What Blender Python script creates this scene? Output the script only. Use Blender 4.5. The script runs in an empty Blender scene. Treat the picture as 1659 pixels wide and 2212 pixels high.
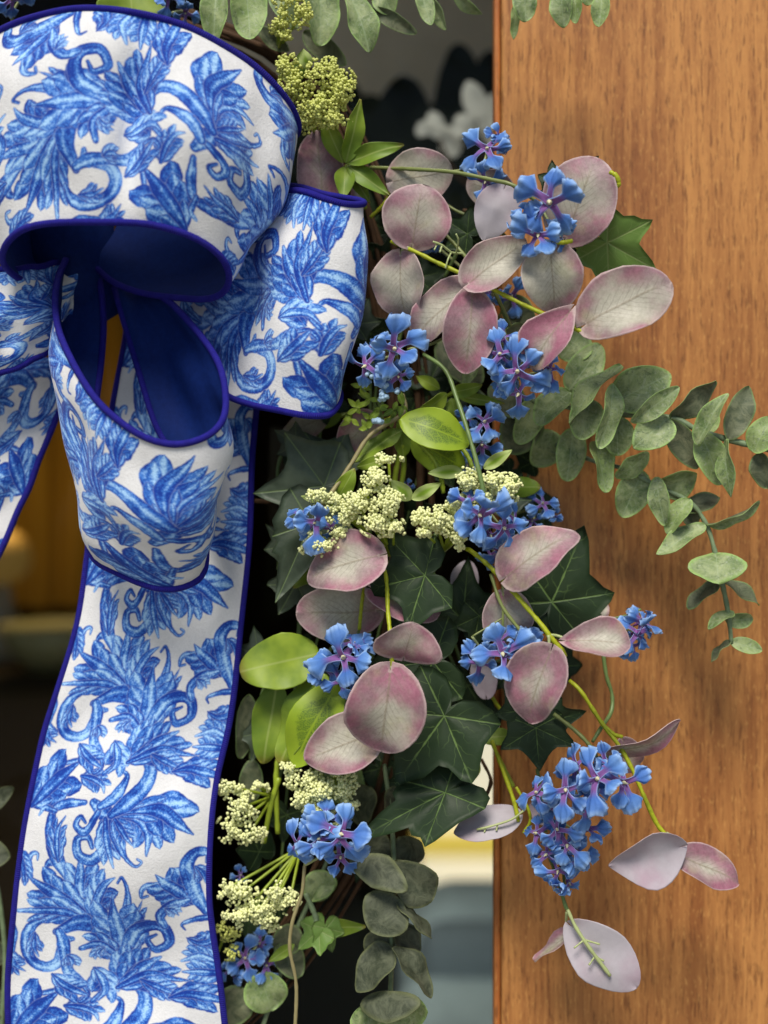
import bpy, math, random
import numpy as np
from mathutils import Vector, Matrix, Quaternion
random.seed(7)
S = bpy.context.scene
COL = S.collection
R = math.radians

# ------------------------------------------------------------ camera, sky, sun, exposure
DC = 0.81            # lens to door face
FOC = 0.07           # focal plane, in front of the door
ZC = 1.50            # lens height
K = 0.45 / 0.75      # picture width per metre of distance
cd = bpy.data.cameras.new('camera'); cam = bpy.data.objects.new('camera', cd); COL.objects.link(cam)
cam.location = (0, -DC, ZC); cam.rotation_euler = (R(90), 0, 0)
cd.sensor_fit = 'HORIZONTAL'; cd.sensor_width = 36; cd.lens = 60
cd.clip_start = 0.02; cd.clip_end = 500
cd.dof.use_dof = True; cd.dof.focus_distance = DC - FOC; cd.dof.aperture_fstop = 3.6
S.camera = cam

SUN_EL, SUN_AZ = R(54), R(-12)      # from the upper left, in front of the door
w = bpy.data.worlds.new('World'); S.world = w; w.use_nodes = True
wn = w.node_tree.nodes; wl = w.node_tree.links
sky = wn.new('ShaderNodeTexSky'); sky.sky_type = 'NISHITA'; sky.sun_disc = False
sky.sun_elevation = SUN_EL; sky.sun_rotation = math.pi + SUN_AZ * -1
bg = wn['Background']; bg.inputs['Strength'].default_value = 0.07
wl.new(sky.outputs[0], bg.inputs[0])
sd = bpy.data.lights.new('sun', 'SUN'); sd.energy = 3.2; sd.angle = R(24); sd.color = (1, 0.93, 0.82)
sun = bpy.data.objects.new('sun', sd); COL.objects.link(sun)
dirn = Vector((math.sin(-SUN_AZ) * math.cos(SUN_EL), math.cos(SUN_AZ) * math.cos(SUN_EL), -math.sin(SUN_EL)))
sun.rotation_euler = dirn.to_track_quat('-Z', 'Y').to_euler()
S.view_settings.view_transform = 'Standard'; S.view_settings.look = 'None'
S.view_settings.exposure = 0.34; S.view_settings.gamma = 1.0
S.cycles.max_bounces = 8; S.cycles.transparent_max_bounces = 16

# ------------------------------------------------------------ helpers
def at(px, py, d):
    """point of the place seen at photo position (px, py), d metres in front of the door face"""
    sc = K / 1659 * (DC - d)
    return Vector(((px - 829.5) * sc, -d, ZC - (py - 1106) * sc))
def pxm(d): return K / 1659 * (DC - d)
CAMP = Vector((0, -DC, ZC))

def empty(name, loc, label=None, cat=None, group=None, kind=None):
    o = bpy.data.objects.new(name, None); COL.objects.link(o); o.location = loc; o.empty_display_size = 0.01
    tag(o, label, cat, group, kind); return o
def tag(o, label=None, cat=None, group=None, kind=None):
    if label: o['label'] = label
    if cat: o['category'] = cat
    if group: o['group'] = group
    if kind: o['kind'] = kind
    return o
def mesh(name, verts, faces, mats, parent=None, mi=None, uvs=None, smooth=True):
    """one mesh object; verts in world space, moved into the parent thing's space"""
    root = parent; off = Vector((0, 0, 0))
    while root is not None:
        off = off + root.location; root = root.parent
    V = np.asarray([tuple(v) for v in verts], dtype=float).reshape(-1, 3) - np.array(off)
    me = bpy.data.meshes.new(name)
    me.from_pydata(V.tolist(), [], faces)
    for m in (mats if isinstance(mats, (list, tuple)) else [mats]): me.materials.append(m)
    if mi is not None: me.polygons.foreach_set('material_index', mi)
    if uvs:
        lv = np.empty(len(me.loops), dtype=np.int32); me.loops.foreach_get('vertex_index', lv)
        for nm, uv in uvs.items():
            l = me.uv_layers.new(name=nm); l.data.foreach_set('uv', np.asarray(uv, dtype=np.float32)[lv].ravel())
    if smooth: me.polygons.foreach_set('use_smooth', [True] * len(me.polygons))
    me.update()
    o = bpy.data.objects.new(name, me); COL.objects.link(o)
    if parent is not None: o.parent = parent
    return o
def box(name, lo, hi, mat, parent=None, bevel=0.0):
    (a, b, c), (d, e, f) = lo, hi
    v = [(a,b,c),(d,b,c),(d,e,c),(a,e,c),(a,b,f),(d,b,f),(d,e,f),(a,e,f)]
    q = [(0,3,2,1),(4,5,6,7),(0,1,5,4),(1,2,6,5),(2,3,7,6),(3,0,4,7)]
    o = mesh(name, v, q, mat, parent, smooth=False)
    if bevel:
        m = o.modifiers.new('bevel', 'BEVEL'); m.width = bevel; m.segments = 3
    return o
def catmull(P, n):
    P = [Vector(p) for p in P]
    if len(P) == 2: return [P[0].lerp(P[1], i / (n - 1)) for i in range(n)]
    L = [0.0]
    for a, b in zip(P, P[1:]): L.append(L[-1] + max((b - a).length, 1e-9))
    out = []; Q = [P[0] * 2 - P[1]] + P + [P[-1] * 2 - P[-2]]
    for i in range(n):
        s = L[-1] * i / (n - 1); k = 0
        while k < len(P) - 2 and s > L[k + 1]: k += 1
        t = (s - L[k]) / (L[k + 1] - L[k])
        a, b, c, d = Q[k:k + 4]
        out.append(0.5 * ((2 * b) + (c - a) * t + (2 * a - 5 * b + 4 * c - d) * t * t + (3 * b - a - 3 * c + d) * t ** 3))
    return out
def tube_geo(P, rad, ns=7, n=None, V=None, F=None, UV=None, cap=True):
    """append a swept tube through the points P (world) to V, F"""
    V = [] if V is None else V; F = [] if F is None else F; UV = [] if UV is None else UV
    n = n or max(4, len(P) * 6)
    C = catmull(P, n); base = len(V); L = 0
    up = Vector((0.31, 0.2, 0.93)); prev = None
    for i, c in enumerate(C):
        tn = (C[min(i + 1, n - 1)] - C[max(i - 1, 0)])
        tn = tn.normalized() if tn.length > 1e-9 else Vector((0, 0, 1))
        if prev is None:
            a = tn.cross(up); a = a.normalized() if a.length > 1e-4 else Vector((1, 0, 0))
        else:
            a = prev - tn * prev.dot(tn); a.normalize()
        prev = a; b = tn.cross(a)
        if i: L += (c - C[i - 1]).length
        r = rad(i / (n - 1)) if callable(rad) else rad
        for k in range(ns):
            th = 2 * math.pi * k / ns
            V.append(c + (a * math.cos(th) + b * math.sin(th)) * r); UV.append((k / ns, L))
        if i:
            for k in range(ns):
                k2 = (k + 1) % ns; p = base + (i - 1) * ns; q = base + i * ns
                F.append((p + k, p + k2, q + k2, q + k))
    if cap:
        F.append(tuple(base + k for k in range(ns))[::-1]); e = base + (n - 1) * ns
        F.append(tuple(e + k for k in range(ns)))
    return V, F, UV
def ss(a, b, x):
    t = np.clip((x - a) / (b - a), 0, 1); return t * t * (3 - 2 * t)

# ------------------------------------------------------------ node helper
class NT:
    def __init__(s, name):
        s.m = bpy.data.materials.new(name); s.m.use_nodes = True
        s.t = s.m.node_tree; s.n = s.t.nodes; s.l = s.t.links
        s.p = s.n['Principled BSDF']; s.out = s.n['Material Output']
    def put(s, sock, v):
        if isinstance(v, bpy.types.NodeSocket): s.l.new(v, sock)
        elif hasattr(sock.default_value, '__len__') and isinstance(v, (tuple, list)) and len(v) == 3 and len(sock.default_value) == 4:
            sock.default_value = (*v, 1)
        else: sock.default_value = v
    def new(s, typ, ins={}, **at_):
        nd = s.n.new(typ)
        for k, v in at_.items(): setattr(nd, k, v)
        for k, v in ins.items(): s.put(nd.inputs[k], v)
        return nd
    def math(s, op, a, b=0.0, c=0.0, clamp=False):
        nd = s.new('ShaderNodeMath', {0: a, 1: b, 2: c}, operation=op, use_clamp=clamp); return nd.outputs[0]
    def sstep(s, a, b, x):
        nd = s.new('ShaderNodeMapRange', {0: x, 1: a, 2: b, 3: 0.0, 4: 1.0}, interpolation_type='SMOOTHSTEP'); return nd.outputs[0]
    def mix(s, f, a, b, blend='MIX'):
        nd = s.n.new('ShaderNodeMix'); nd.data_type = 'RGBA'; nd.blend_type = blend; nd.clamp_factor = True
        s.put(nd.inputs[0], f); s.put(nd.inputs[6], a); s.put(nd.inputs[7], b); return nd.outputs[2]
    def noise(s, vec, scale, detail=3.0, rough=0.55, dist=0.0):
        nd = s.new('ShaderNodeTexNoise', {'Scale': scale, 'Detail': detail, 'Roughness': rough, 'Distortion': dist})
        if vec is not None: s.l.new(vec, nd.inputs['Vector'])
        return nd.outputs['Fac']
    def uv(s, name):
        nd = s.new('ShaderNodeUVMap'); nd.uv_map = name
        sp = s.new('ShaderNodeSeparateXYZ', {0: nd.outputs[0]}); return sp.outputs[0], sp.outputs[1]
    def obj(s): return s.new('ShaderNodeTexCoord').outputs['Object']
    def geo(s): return s.new('ShaderNodeNewGeometry').outputs['Position']
    def rnd(s): return s.new('ShaderNodeObjectInfo').outputs['Random']
    def bump(s, h, strength=0.3, dist=0.0005):
        nd = s.new('ShaderNodeBump', {'Height': h, 'Strength': strength, 'Distance': dist}); s.l.new(nd.outputs[0], s.p.inputs['Normal'])
    def base(s, c, rough=0.5, spec=0.5):
        s.put(s.p.inputs['Base Color'], c); s.put(s.p.inputs['Roughness'], rough); s.put(s.p.inputs['Specular IOR Level'], spec)
    def translucent(s, c, fac):
        tr = s.new('ShaderNodeBsdfTranslucent', {'Color': c}); mx = s.new('ShaderNodeMixShader', {0: fac})
        s.l.new(s.p.outputs[0], mx.inputs[1]); s.l.new(tr.outputs[0], mx.inputs[2]); s.l.new(mx.outputs[0], s.out.inputs[0])
def plain(name, c, rough=0.5, spec=0.5, var=0.12, nscale=120):
    t = NT(name); f = t.noise(t.geo(), nscale, 4)
    dark = tuple(x * (1 - var * 2.2) for x in c); lite = tuple(min(1, x * (1 + var)) for x in c)
    t.base(t.mix(f, dark, lite), rough, spec); return t.m

# ------------------------------------------------------------ materials
def leaf_mat(name, build, rough=0.55, spec=0.35, trans=0.0, bump=0.25):
    t = NT(name); e, tt = t.uv('edge'); dl, al = t.uv('vein')
    c, h = build(t, e, tt, dl, al)
    t.base(c, rough, spec)
    if h is not None: t.bump(h, bump, 0.0004)
    if trans: t.translucent(c, trans)
    return t.m
def veins(t, dl, al, n, slope, wid, fade):
    """side veins running out from the midrib"""
    x = t.math('SUBTRACT', t.math('MULTIPLY', al, n), t.math('MULTIPLY', dl, slope))
    nz = t.noise(t.geo(), 90, 2); x = t.math('ADD', x, t.math('MULTIPLY', nz, 1.5))
    f = t.math('ABSOLUTE', t.math('SUBTRACT', t.math('FRACT', x), 0.5))
    line = t.math('SUBTRACT', 1.0, t.sstep(0.0, wid, f))
    return t.math('MULTIPLY', line, t.math('SUBTRACT', 1.0, t.sstep(0.02, fade, dl)))
def pink_top(t, e, tt, dl, al):
    p = t.geo(); r = t.rnd()
    n1 = t.noise(p, 34, 3, 0.6); n2 = t.noise(p, 240, 4, 0.7)
    x = t.math('ADD', e, t.math('MULTIPLY', t.math('SUBTRACT', n1, 0.5), 2.1))
    x = t.math('ADD', x, t.math('MULTIPLY', t.math('SUBTRACT', r, 0.5), 0.65))
    x = t.math('ADD', x, t.math('MULTIPLY', t.math('SUBTRACT', n2, 0.5), 0.35))
    f = t.sstep(0.12, 1.02, x)
    rimc = t.mix(t.sstep(0.38, 0.66, t.noise(p, 52, 2, 0.5)), (0.275, 0.170, 0.195), (0.345, 0.135, 0.195))
    c = t.mix(f, (0.455, 0.44, 0.365), rimc)
    n3 = t.noise(p, 55, 2); c = t.mix(t.math('MULTIPLY', t.sstep(0.55, 0.75, n3), 0.4), c, (0.47, 0.47, 0.26))
    v = veins(t, dl, al, 11, 14, 0.16, 0.3)
    mid = t.math('SUBTRACT', 1.0, t.sstep(0.004, 0.022, dl))
    mid = t.math('MULTIPLY', mid, t.math('SUBTRACT', 1.0, t.sstep(0.7, 0.95, al)))
    c = t.mix(t.math('MULTIPLY', v, 0.42), c, (0.20, 0.165, 0.14))
    c = t.mix(t.math('MULTIPLY', mid, 0.5), c, (0.24, 0.20, 0.14))
    c = t.mix(t.math('MULTIPLY', t.sstep(0.925, 0.985, e), 0.55), c, (0.62, 0.50, 0.48))
    n4 = t.noise(p, 620, 3, 0.7)
    c = t.mix(0.45, c, t.mix(t.sstep(0.25, 0.75, t.math('ADD', t.math('MULTIPLY', n2, 0.5), t.math('MULTIPLY', n4, 0.5))), (0.12, 0.10, 0.10), (0.95, 0.92, 0.9)), 'SOFT_LIGHT')
    return c, t.math('SUBTRACT', n2, t.math('MULTIPLY', mid, 1.2))
def pink_back(t, e, tt, dl, al):
    n2 = t.noise(t.geo(), 260, 4, 0.7); n1 = t.noise(t.geo(), 40, 3)
    c = t.mix(t.sstep(0.35, 0.8, n1), (0.45, 0.42, 0.46), (0.40, 0.30, 0.36))
    return t.mix(0.25, c, t.mix(n2, (0.2, 0.2, 0.2), (0.9, 0.9, 0.9)), 'SOFT_LIGHT'), n2
def euc_top(t, e, tt, dl, al):
    p = t.geo(); r = t.rnd()
    n1 = t.sstep(0.30, 0.70, t.noise(p, 90, 5, 0.7, 0.8)); n2 = t.noise(p, 520, 4, 0.75)
    c = t.mix(n1, (0.105, 0.170, 0.055), (0.315, 0.375, 0.180))
    c = t.mix(t.math('MULTIPLY', t.sstep(0.5, 0.95, r), 0.55), c, (0.25, 0.35, 0.10))
    rim = t.math('MULTIPLY', t.sstep(0.82, 0.97, e), 0.85)
    c = t.mix(rim, c, (0.27, 0.42, 0.12))
    sc = t.sstep(0.52, 0.68, n2); c = t.mix(t.math('MULTIPLY', sc, 0.5), c, (0.36, 0.40, 0.30))
    dk = t.sstep(0.54, 0.68, t.noise(p, 190, 4, 0.7, 1.5)); c = t.mix(t.math('MULTIPLY', dk, 0.6), c, (0.05, 0.085, 0.04))
    v = veins(t, dl, al, 6, 8, 0.07, 0.5); c = t.mix(t.math('MULTIPLY', v, 0.3), c, (0.32, 0.38, 0.26))
    mid = t.math('SUBTRACT', 1.0, t.sstep(0.003, 0.016, dl)); c = t.mix(t.math('MULTIPLY', mid, 0.5), c, (0.30, 0.38, 0.22))
    return c, t.math('ADD', n2, n1)
def euc_back(t, e, tt, dl, al):
    p = t.geo(); n1 = t.sstep(0.32, 0.68, t.noise(p, 110, 5, 0.7, 1.0)); n2 = t.noise(p, 520, 4, 0.75)
    c = t.mix(n1, (0.062, 0.082, 0.045), (0.165, 0.18, 0.105))
    c = t.mix(t.math('MULTIPLY', t.sstep(0.80, 1.0, e), 0.6), c, (0.19, 0.30, 0.09))
    return c, t.math('ADD', n2, n1)
def ivy_top(t, e, tt, dl, al):
    p = t.geo(); n1 = t.noise(p, 60, 3); n2 = t.noise(p, 300, 3, 0.7)
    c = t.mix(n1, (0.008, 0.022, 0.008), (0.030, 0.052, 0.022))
    br = t.noise(p, 150, 2)
    mid = t.math('SUBTRACT', 1.0, t.sstep(0.002, 0.014, t.math('ADD', dl, t.math('MULTIPLY', t.math('SUBTRACT', br, 0.5), 0.03))))
    mid = t.math('MULTIPLY', mid, t.math('SUBTRACT', 1.0, t.sstep(0.35, 0.85, al)))
    v = t.math('MULTIPLY', veins(t, dl, al, 5, 6, 0.05, 0.18), 0.5)
    g = t.math('MAXIMUM', mid, v)
    c = t.mix(t.math('MULTIPLY', g, 0.58), c, (0.19, 0.30, 0.09))
    return c, t.math('SUBTRACT', t.math('MULTIPLY', n2, 0.6), t.math('MULTIPLY', mid, 1.5))
def ivy_mid(t, e, tt, dl, al):  # mid green ivy, a leaf colour of its own
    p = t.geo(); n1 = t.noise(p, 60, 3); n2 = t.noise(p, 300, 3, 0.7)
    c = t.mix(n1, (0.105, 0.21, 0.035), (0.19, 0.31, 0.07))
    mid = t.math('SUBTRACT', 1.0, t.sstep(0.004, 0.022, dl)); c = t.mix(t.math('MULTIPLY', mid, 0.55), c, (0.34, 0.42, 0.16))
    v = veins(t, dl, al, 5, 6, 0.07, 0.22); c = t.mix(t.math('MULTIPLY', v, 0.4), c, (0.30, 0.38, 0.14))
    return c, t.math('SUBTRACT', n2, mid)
def ivy_back(t, e, tt, dl, al):
    n1 = t.noise(t.geo(), 80, 3); return t.mix(n1, (0.035, 0.06, 0.035), (0.08, 0.11, 0.07)), n1
def lime_mesh(t, e, tt, dl, al):
    p = t.geo(); vo = t.new('ShaderNodeTexVoronoi', {'Scale': 900.0, 'Vector': p}, feature='DISTANCE_TO_EDGE')
    cell = t.sstep(-0.05, 0.16, vo.outputs[0])
    n1 = t.noise(p, 60, 5, 0.7); core = t.math('SUBTRACT', 1.0, t.sstep(0.45, 0.66, t.math('ADD', e, t.math('MULTIPLY', t.math('SUBTRACT', n1, 0.5), 1.1))))
    v = t.math('MAXIMUM', t.math('SUBTRACT', 1.0, t.sstep(0.004, 0.018, dl)), veins(t, dl, al, 7, 6, 0.07, 0.6))
    dk = t.math('MULTIPLY', t.math('MULTIPLY', cell, core), t.math('SUBTRACT', 1.0, v))
    lime = t.mix(n1, (0.20, 0.32, 0.012), (0.33, 0.44, 0.025))
    return t.mix(t.math('MULTIPLY', dk, 0.8), lime, (0.065, 0.135, 0.012)), n1
def lime_plain(t, e, tt, dl, al):
    p = t.geo(); n1 = t.noise(p, 45, 3); n2 = t.noise(p, 200, 3); r = t.rnd()
    c = t.mix(t.sstep(0.3, 0.7, n1), (0.13, 0.225, 0.016), (0.32, 0.43, 0.035)); c = t.mix(t.math('MULTIPLY', r, 0.5), c, (0.12, 0.21, 0.02))
    mid = t.math('SUBTRACT', 1.0, t.sstep(0.004, 0.02, dl)); c = t.mix(t.math('MULTIPLY', mid, 0.5), c, (0.40, 0.48, 0.14))
    tipf = t.math('MULTIPLY', t.sstep(0.86, 1.0, al), 0.45); c = t.mix(tipf, c, (0.26, 0.12, 0.03))
    return c, n2
def bract(t, e, tt, dl, al):
    n1 = t.noise(t.geo(), 60, 3)
    c = t.mix(t.sstep(0.25, 0.8, t.math('ADD', e, t.math('MULTIPLY', n1, 0.4))), (0.22, 0.36, 0.03), (0.42, 0.52, 0.17))
    return c, n1
def petal(t, e, tt, dl, al):
    p = t.geo(); n1 = t.noise(p, 130, 3); n2 = t.noise(p, 700, 3, 0.7); r = t.rnd()
    x = t.math('ADD', al, t.math('MULTIPLY', t.math('SUBTRACT', n1, 0.5), 0.25))
    b = t.mix(t.sstep(0.50, 1.0, x), (0.068, 0.19, 0.54), (0.175, 0.35, 0.72))
    b = t.mix(t.math('MULTIPLY', r, 0.55), b, (0.036, 0.115, 0.44))
    c = t.mix(t.sstep(0.28, 0.64, x), (0.215, 0.095, 0.31), b)
    c = t.mix(t.math('MULTIPLY', t.sstep(0.78, 0.98, e), 0.7), c, (0.36, 0.55, 0.86))
    c = t.mix(0.3, c, t.mix(n2, (0.25, 0.25, 0.25), (0.8, 0.8, 0.8)), 'SOFT_LIGHT')
    return c, n2
M = {}
M['pink'] = leaf_mat('pink edged grey green fabric', pink_top, 0.52, 0.38, 0.10)
M['pinkb'] = leaf_mat('lavender grey leaf back', pink_back, 0.75, 0.2, 0.10)
M['pinkr'] = plain('pale frayed leaf rim', (0.62, 0.47, 0.46), 0.8, 0.2)
M['euc'] = leaf_mat('dusty grey green leaf', euc_top, 0.55, 0.35, 0.0, 0.5)
M['eucb'] = leaf_mat('dusty leaf back', euc_back, 0.6, 0.3, 0.0, 0.5)
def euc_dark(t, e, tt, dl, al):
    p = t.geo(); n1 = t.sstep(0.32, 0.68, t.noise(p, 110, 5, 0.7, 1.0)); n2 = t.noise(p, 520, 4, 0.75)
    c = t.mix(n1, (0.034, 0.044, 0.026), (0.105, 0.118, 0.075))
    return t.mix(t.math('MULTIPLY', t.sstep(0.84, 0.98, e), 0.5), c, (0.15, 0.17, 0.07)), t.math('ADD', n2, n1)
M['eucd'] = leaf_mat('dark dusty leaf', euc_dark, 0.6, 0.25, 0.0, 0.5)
M['eucr'] = plain('light green leaf rim', (0.22, 0.32, 0.12), 0.55)
M['ivy'] = leaf_mat('dark green veined fabric', ivy_top, 0.5, 0.22, 0.0, 0.6)
def ivy_grey(t, e, tt, dl, al):
    p = t.geo(); n1 = t.sstep(0.3, 0.7, t.noise(p, 45, 4)); n2 = t.noise(p, 300, 3, 0.7)
    c = t.mix(n1, (0.028, 0.045, 0.026), (0.085, 0.115, 0.078))
    mid = t.math('SUBTRACT', 1.0, t.sstep(0.003, 0.016, dl)); c = t.mix(t.math('MULTIPLY', mid, 0.5), c, (0.20, 0.29, 0.11))
    return c, t.math('SUBTRACT', n2, mid)
M['ivyg'] = leaf_mat('greyish green ivy fabric', ivy_grey, 0.5, 0.35, 0.0, 0.5)
M['ivyl'] = leaf_mat('mid green veined fabric', ivy_mid, 0.5, 0.4, 0.12, 0.4)
M['ivyb'] = leaf_mat('dull ivy back', ivy_back, 0.6)
M['ivyr'] = plain('ivy rim', (0.05, 0.085, 0.04), 0.6)
M['limem'] = leaf_mat('lime leaf with dark net', lime_mesh, 0.45, 0.4, 0.15)
M['lime'] = leaf_mat('olive lime leaf', lime_plain, 0.5, 0.4, 0.15)
M['limer'] = plain('lime rim', (0.33, 0.42, 0.08), 0.5)
M['bract'] = leaf_mat('lime and cream bract', bract, 0.5, 0.3, 0.2)
M['petal'] = leaf_mat('blue fabric petal', petal, 0.75, 0.2, 0.12, 0.35)
M['petalr'] = plain('pale frayed petal rim', (0.27, 0.42, 0.80), 0.8, 0.2)
M['purple'] = plain('purple flower throat', (0.22, 0.075, 0.30), 0.6, 0.3)
M['stamen'] = plain('cream stamen', (0.68, 0.66, 0.42), 0.5, 0.4)
M['chart'] = plain('chartreuse wrapped wire', (0.42, 0.47, 0.015), 0.45, 0.4, 0.25, 500)
M['olive'] = plain('olive green plastic stem', (0.20, 0.24, 0.07), 0.4, 0.45, 0.2)
M['green'] = plain('green plastic stem', (0.15, 0.23, 0.07), 0.4, 0.45, 0.2)
M['pale'] = plain('pale green plastic stalk', (0.40, 0.46, 0.20), 0.4, 0.45, 0.15)
M['tan'] = plain('tan wire stem', (0.30, 0.26, 0.12), 0.5, 0.4, 0.15)
M['limes'] = plain('lime plastic stem', (0.32, 0.42, 0.03), 0.4, 0.45, 0.2)
M['dusty'] = plain('dusty green stem', (0.20, 0.28, 0.15), 0.5, 0.4, 0.3, 260)
M['bead'] = plain('cream green bead', (0.82, 0.85, 0.42), 0.45, 0.45, 0.14, 90)
M['beady'] = plain('yellow green bead', (0.62, 0.66, 0.17), 0.45, 0.45, 0.2, 90)
M['beadb'] = plain('pale blue bead', (0.34, 0.50, 0.66), 0.5, 0.4)
M['twig'] = plain('brown twig', (0.085, 0.045, 0.022), 0.8, 0.2, 0.3, 200)

# ------------------------------------------------------------ leaf builders
SHAPES = {'round': (0.86, 0.50), 'oval': (0.90, 0.62), 'egg': (0.70, 0.62), 'spoon': (1.35, 0.62), 'ovate': (0.78, 0.85), 'lance': (0.80, 1.0)}
KIND = {'pink': ('pink', 'pinkb', 'pinkr'), 'pinkback': ('pinkb', 'pink', 'pinkr'), 'euc': ('euc', 'eucb', 'eucr'), 'eucback': ('eucb', 'euc', 'eucr'), 'eucdark': ('eucd', 'eucd', 'eucd'),
        'ivy': ('ivy', 'ivyb', 'ivyr'), 'ivyg': ('ivyg', 'ivyb', 'ivyr'), 'ivyl': ('ivyl', 'ivyb', 'ivyr'), 'limem': ('limem', 'lime', 'limer'), 'lime': ('lime', 'lime', 'limer'),
        'bract': ('bract', 'lime', 'limer'), 'petal': ('petal', 'petal', 'petalr')}
def two_layer(P, E, VN, nrow, ncol, nrm, thick, loop):
    """top and bottom skins with a rim strip. P: nrow x ncol points, loop = indices round the outline"""
    n = nrow * ncol
    V = [tuple(p) for p in P] + [tuple(p - q * thick) for p, q in zip(P, nrm)]
    F = []; mi = []
    for i in range(nrow - 1):
        for j in range(ncol - 1):
            a = i * ncol + j; f = (a, a + 1, a + ncol + 1, a + ncol)
            F.append(f); mi.append(0); F.append(tuple(f[q] + n for q in (0, 3, 2, 1))); mi.append(1)
    for a, b in zip(loop, loop[1:] + loop[:1]):
        F.append((b, a, a + n, b + n)); mi.append(2)
    return V, F, mi, list(E) * 2, list(VN) * 2
def frame(b, t, roll):
    X = (t - b); L = X.length; X = X / L
    N = (CAMP - (b + t) / 2).normalized(); N = (N - X * N.dot(X)).normalized()
    N = Quaternion(X, R(roll)) @ N; Y = N.cross(X)
    return X, Y, N, L
def leaf(parent, kind, base, tip, wpx, d0, d1=None, roll=0, cup=0.12, bend=0.10, fold=0.0, shape='round', twist=0.0, curl=0.0, name='leaf', rough=0.02):
    d1 = d0 if d1 is None else d1
    rr = random.Random(hash((base, tip)) & 0xffff)
    if kind in ('euc', 'eucback'): roll += rr.uniform(-24, 24); fold += rr.uniform(0, 0.28); wpx *= rr.uniform(0.78, 0.98)
    if kind == 'eucdark': roll += rr.uniform(-42, 42); fold += rr.uniform(0, 0.35)
    if kind == 'pink': roll += rr.uniform(-14, 14)
    b = at(*base, d0); t_ = at(*tip, d1); X, Y, N, L = frame(b, t_, roll)
    W = wpx * pxm((d0 + d1) / 2) / 2 / L
    SV = [-1, -.95, -.80, -.60, -.38, -.17, 0, .17, .38, .60, .80, .95, 1]; nt, ns = 15, 13
    a, pw = SHAPES[shape]
    ph = rr.uniform(0, 6); k1 = rr.uniform(2, 3.5)
    if kind in ('pink', 'pinkback', 'euc'): twist += rr.uniform(-0.35, 0.35); cup += rr.uniform(-0.05, 0.30); curl += rr.uniform(-0.16, 0.10)
    P = []; E = []; VN = []; nr = []
    outl = []
    def prof(t): return W * max(math.sin(math.pi * min(max(t, 0.0), 1.0) ** a), 0) ** pw + 0.012
    for q in range(101):
        t = q / 100; outl.append((t, prof(t)))
    out = np.array(outl); out = np.vstack([out, out * [1, -1]])
    for i in range(nt):
        t = 0.5 - 0.5 * math.cos(math.pi * i / (nt - 1)); h = prof(t)
        for j in range(ns):
            s = SV[j]
            y = s * h * (1 + rr.uniform(-rough, rough) * (abs(s) > 0.99))
            z = cup * (y * y / max(W, 0.05)) + fold * abs(y) + bend * 2 * t * (1 - t)
            z += 0.035 * math.sin(k1 * 6.28 * t * 0.6 + ph + s) * abs(s) + curl * (t ** 3)
            tw = twist * (t - 0.2); yy = y * math.cos(tw) - z * math.sin(tw); zz = y * math.sin(tw) + z * math.cos(tw)
            zz += 0.030 * math.sin(7 * t + ph) * math.sin(8 * y + ph * 2) * min(1, 3 * t)
            xb = t - (0.11 * abs(s) ** 1.4 * (1 - t) ** 4 if kind[:4] == 'pink' else 0)
            P.append(b + (X * xb + Y * yy + N * zz) * L)
            dist = np.sqrt(((out - [t, y]) ** 2).sum(1)).min()
            E.append((1 - min(1, dist / W), t)); VN.append((abs(y), t)); nr.append(N)
    loop = [j for j in range(ns)] + [i * ns + ns - 1 for i in range(1, nt)] + [(nt - 1) * ns + j for j in range(ns - 2, -1, -1)] + [i * ns for i in range(nt - 2, 0, -1)]
    V, F, mi, E2, VN2 = two_layer(P, E, VN, nt, ns, nr, 0.00035, loop)
    return mesh(name, V, F, [M[m] for m in KIND[kind]], parent, mi, {'edge': E2, 'vein': VN2})
IVY_T = [(0, 1.0), (7, 0.84), (16, 0.69), (27, 0.57), (38, 0.60), (48, 0.70), (56, 0.80), (64, 0.72), (76, 0.60), (90, 0.54), (106, 0.56), (120, 0.60), (134, 0.54), (150, 0.44), (166, 0.28), (180, 0.13)]
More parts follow.
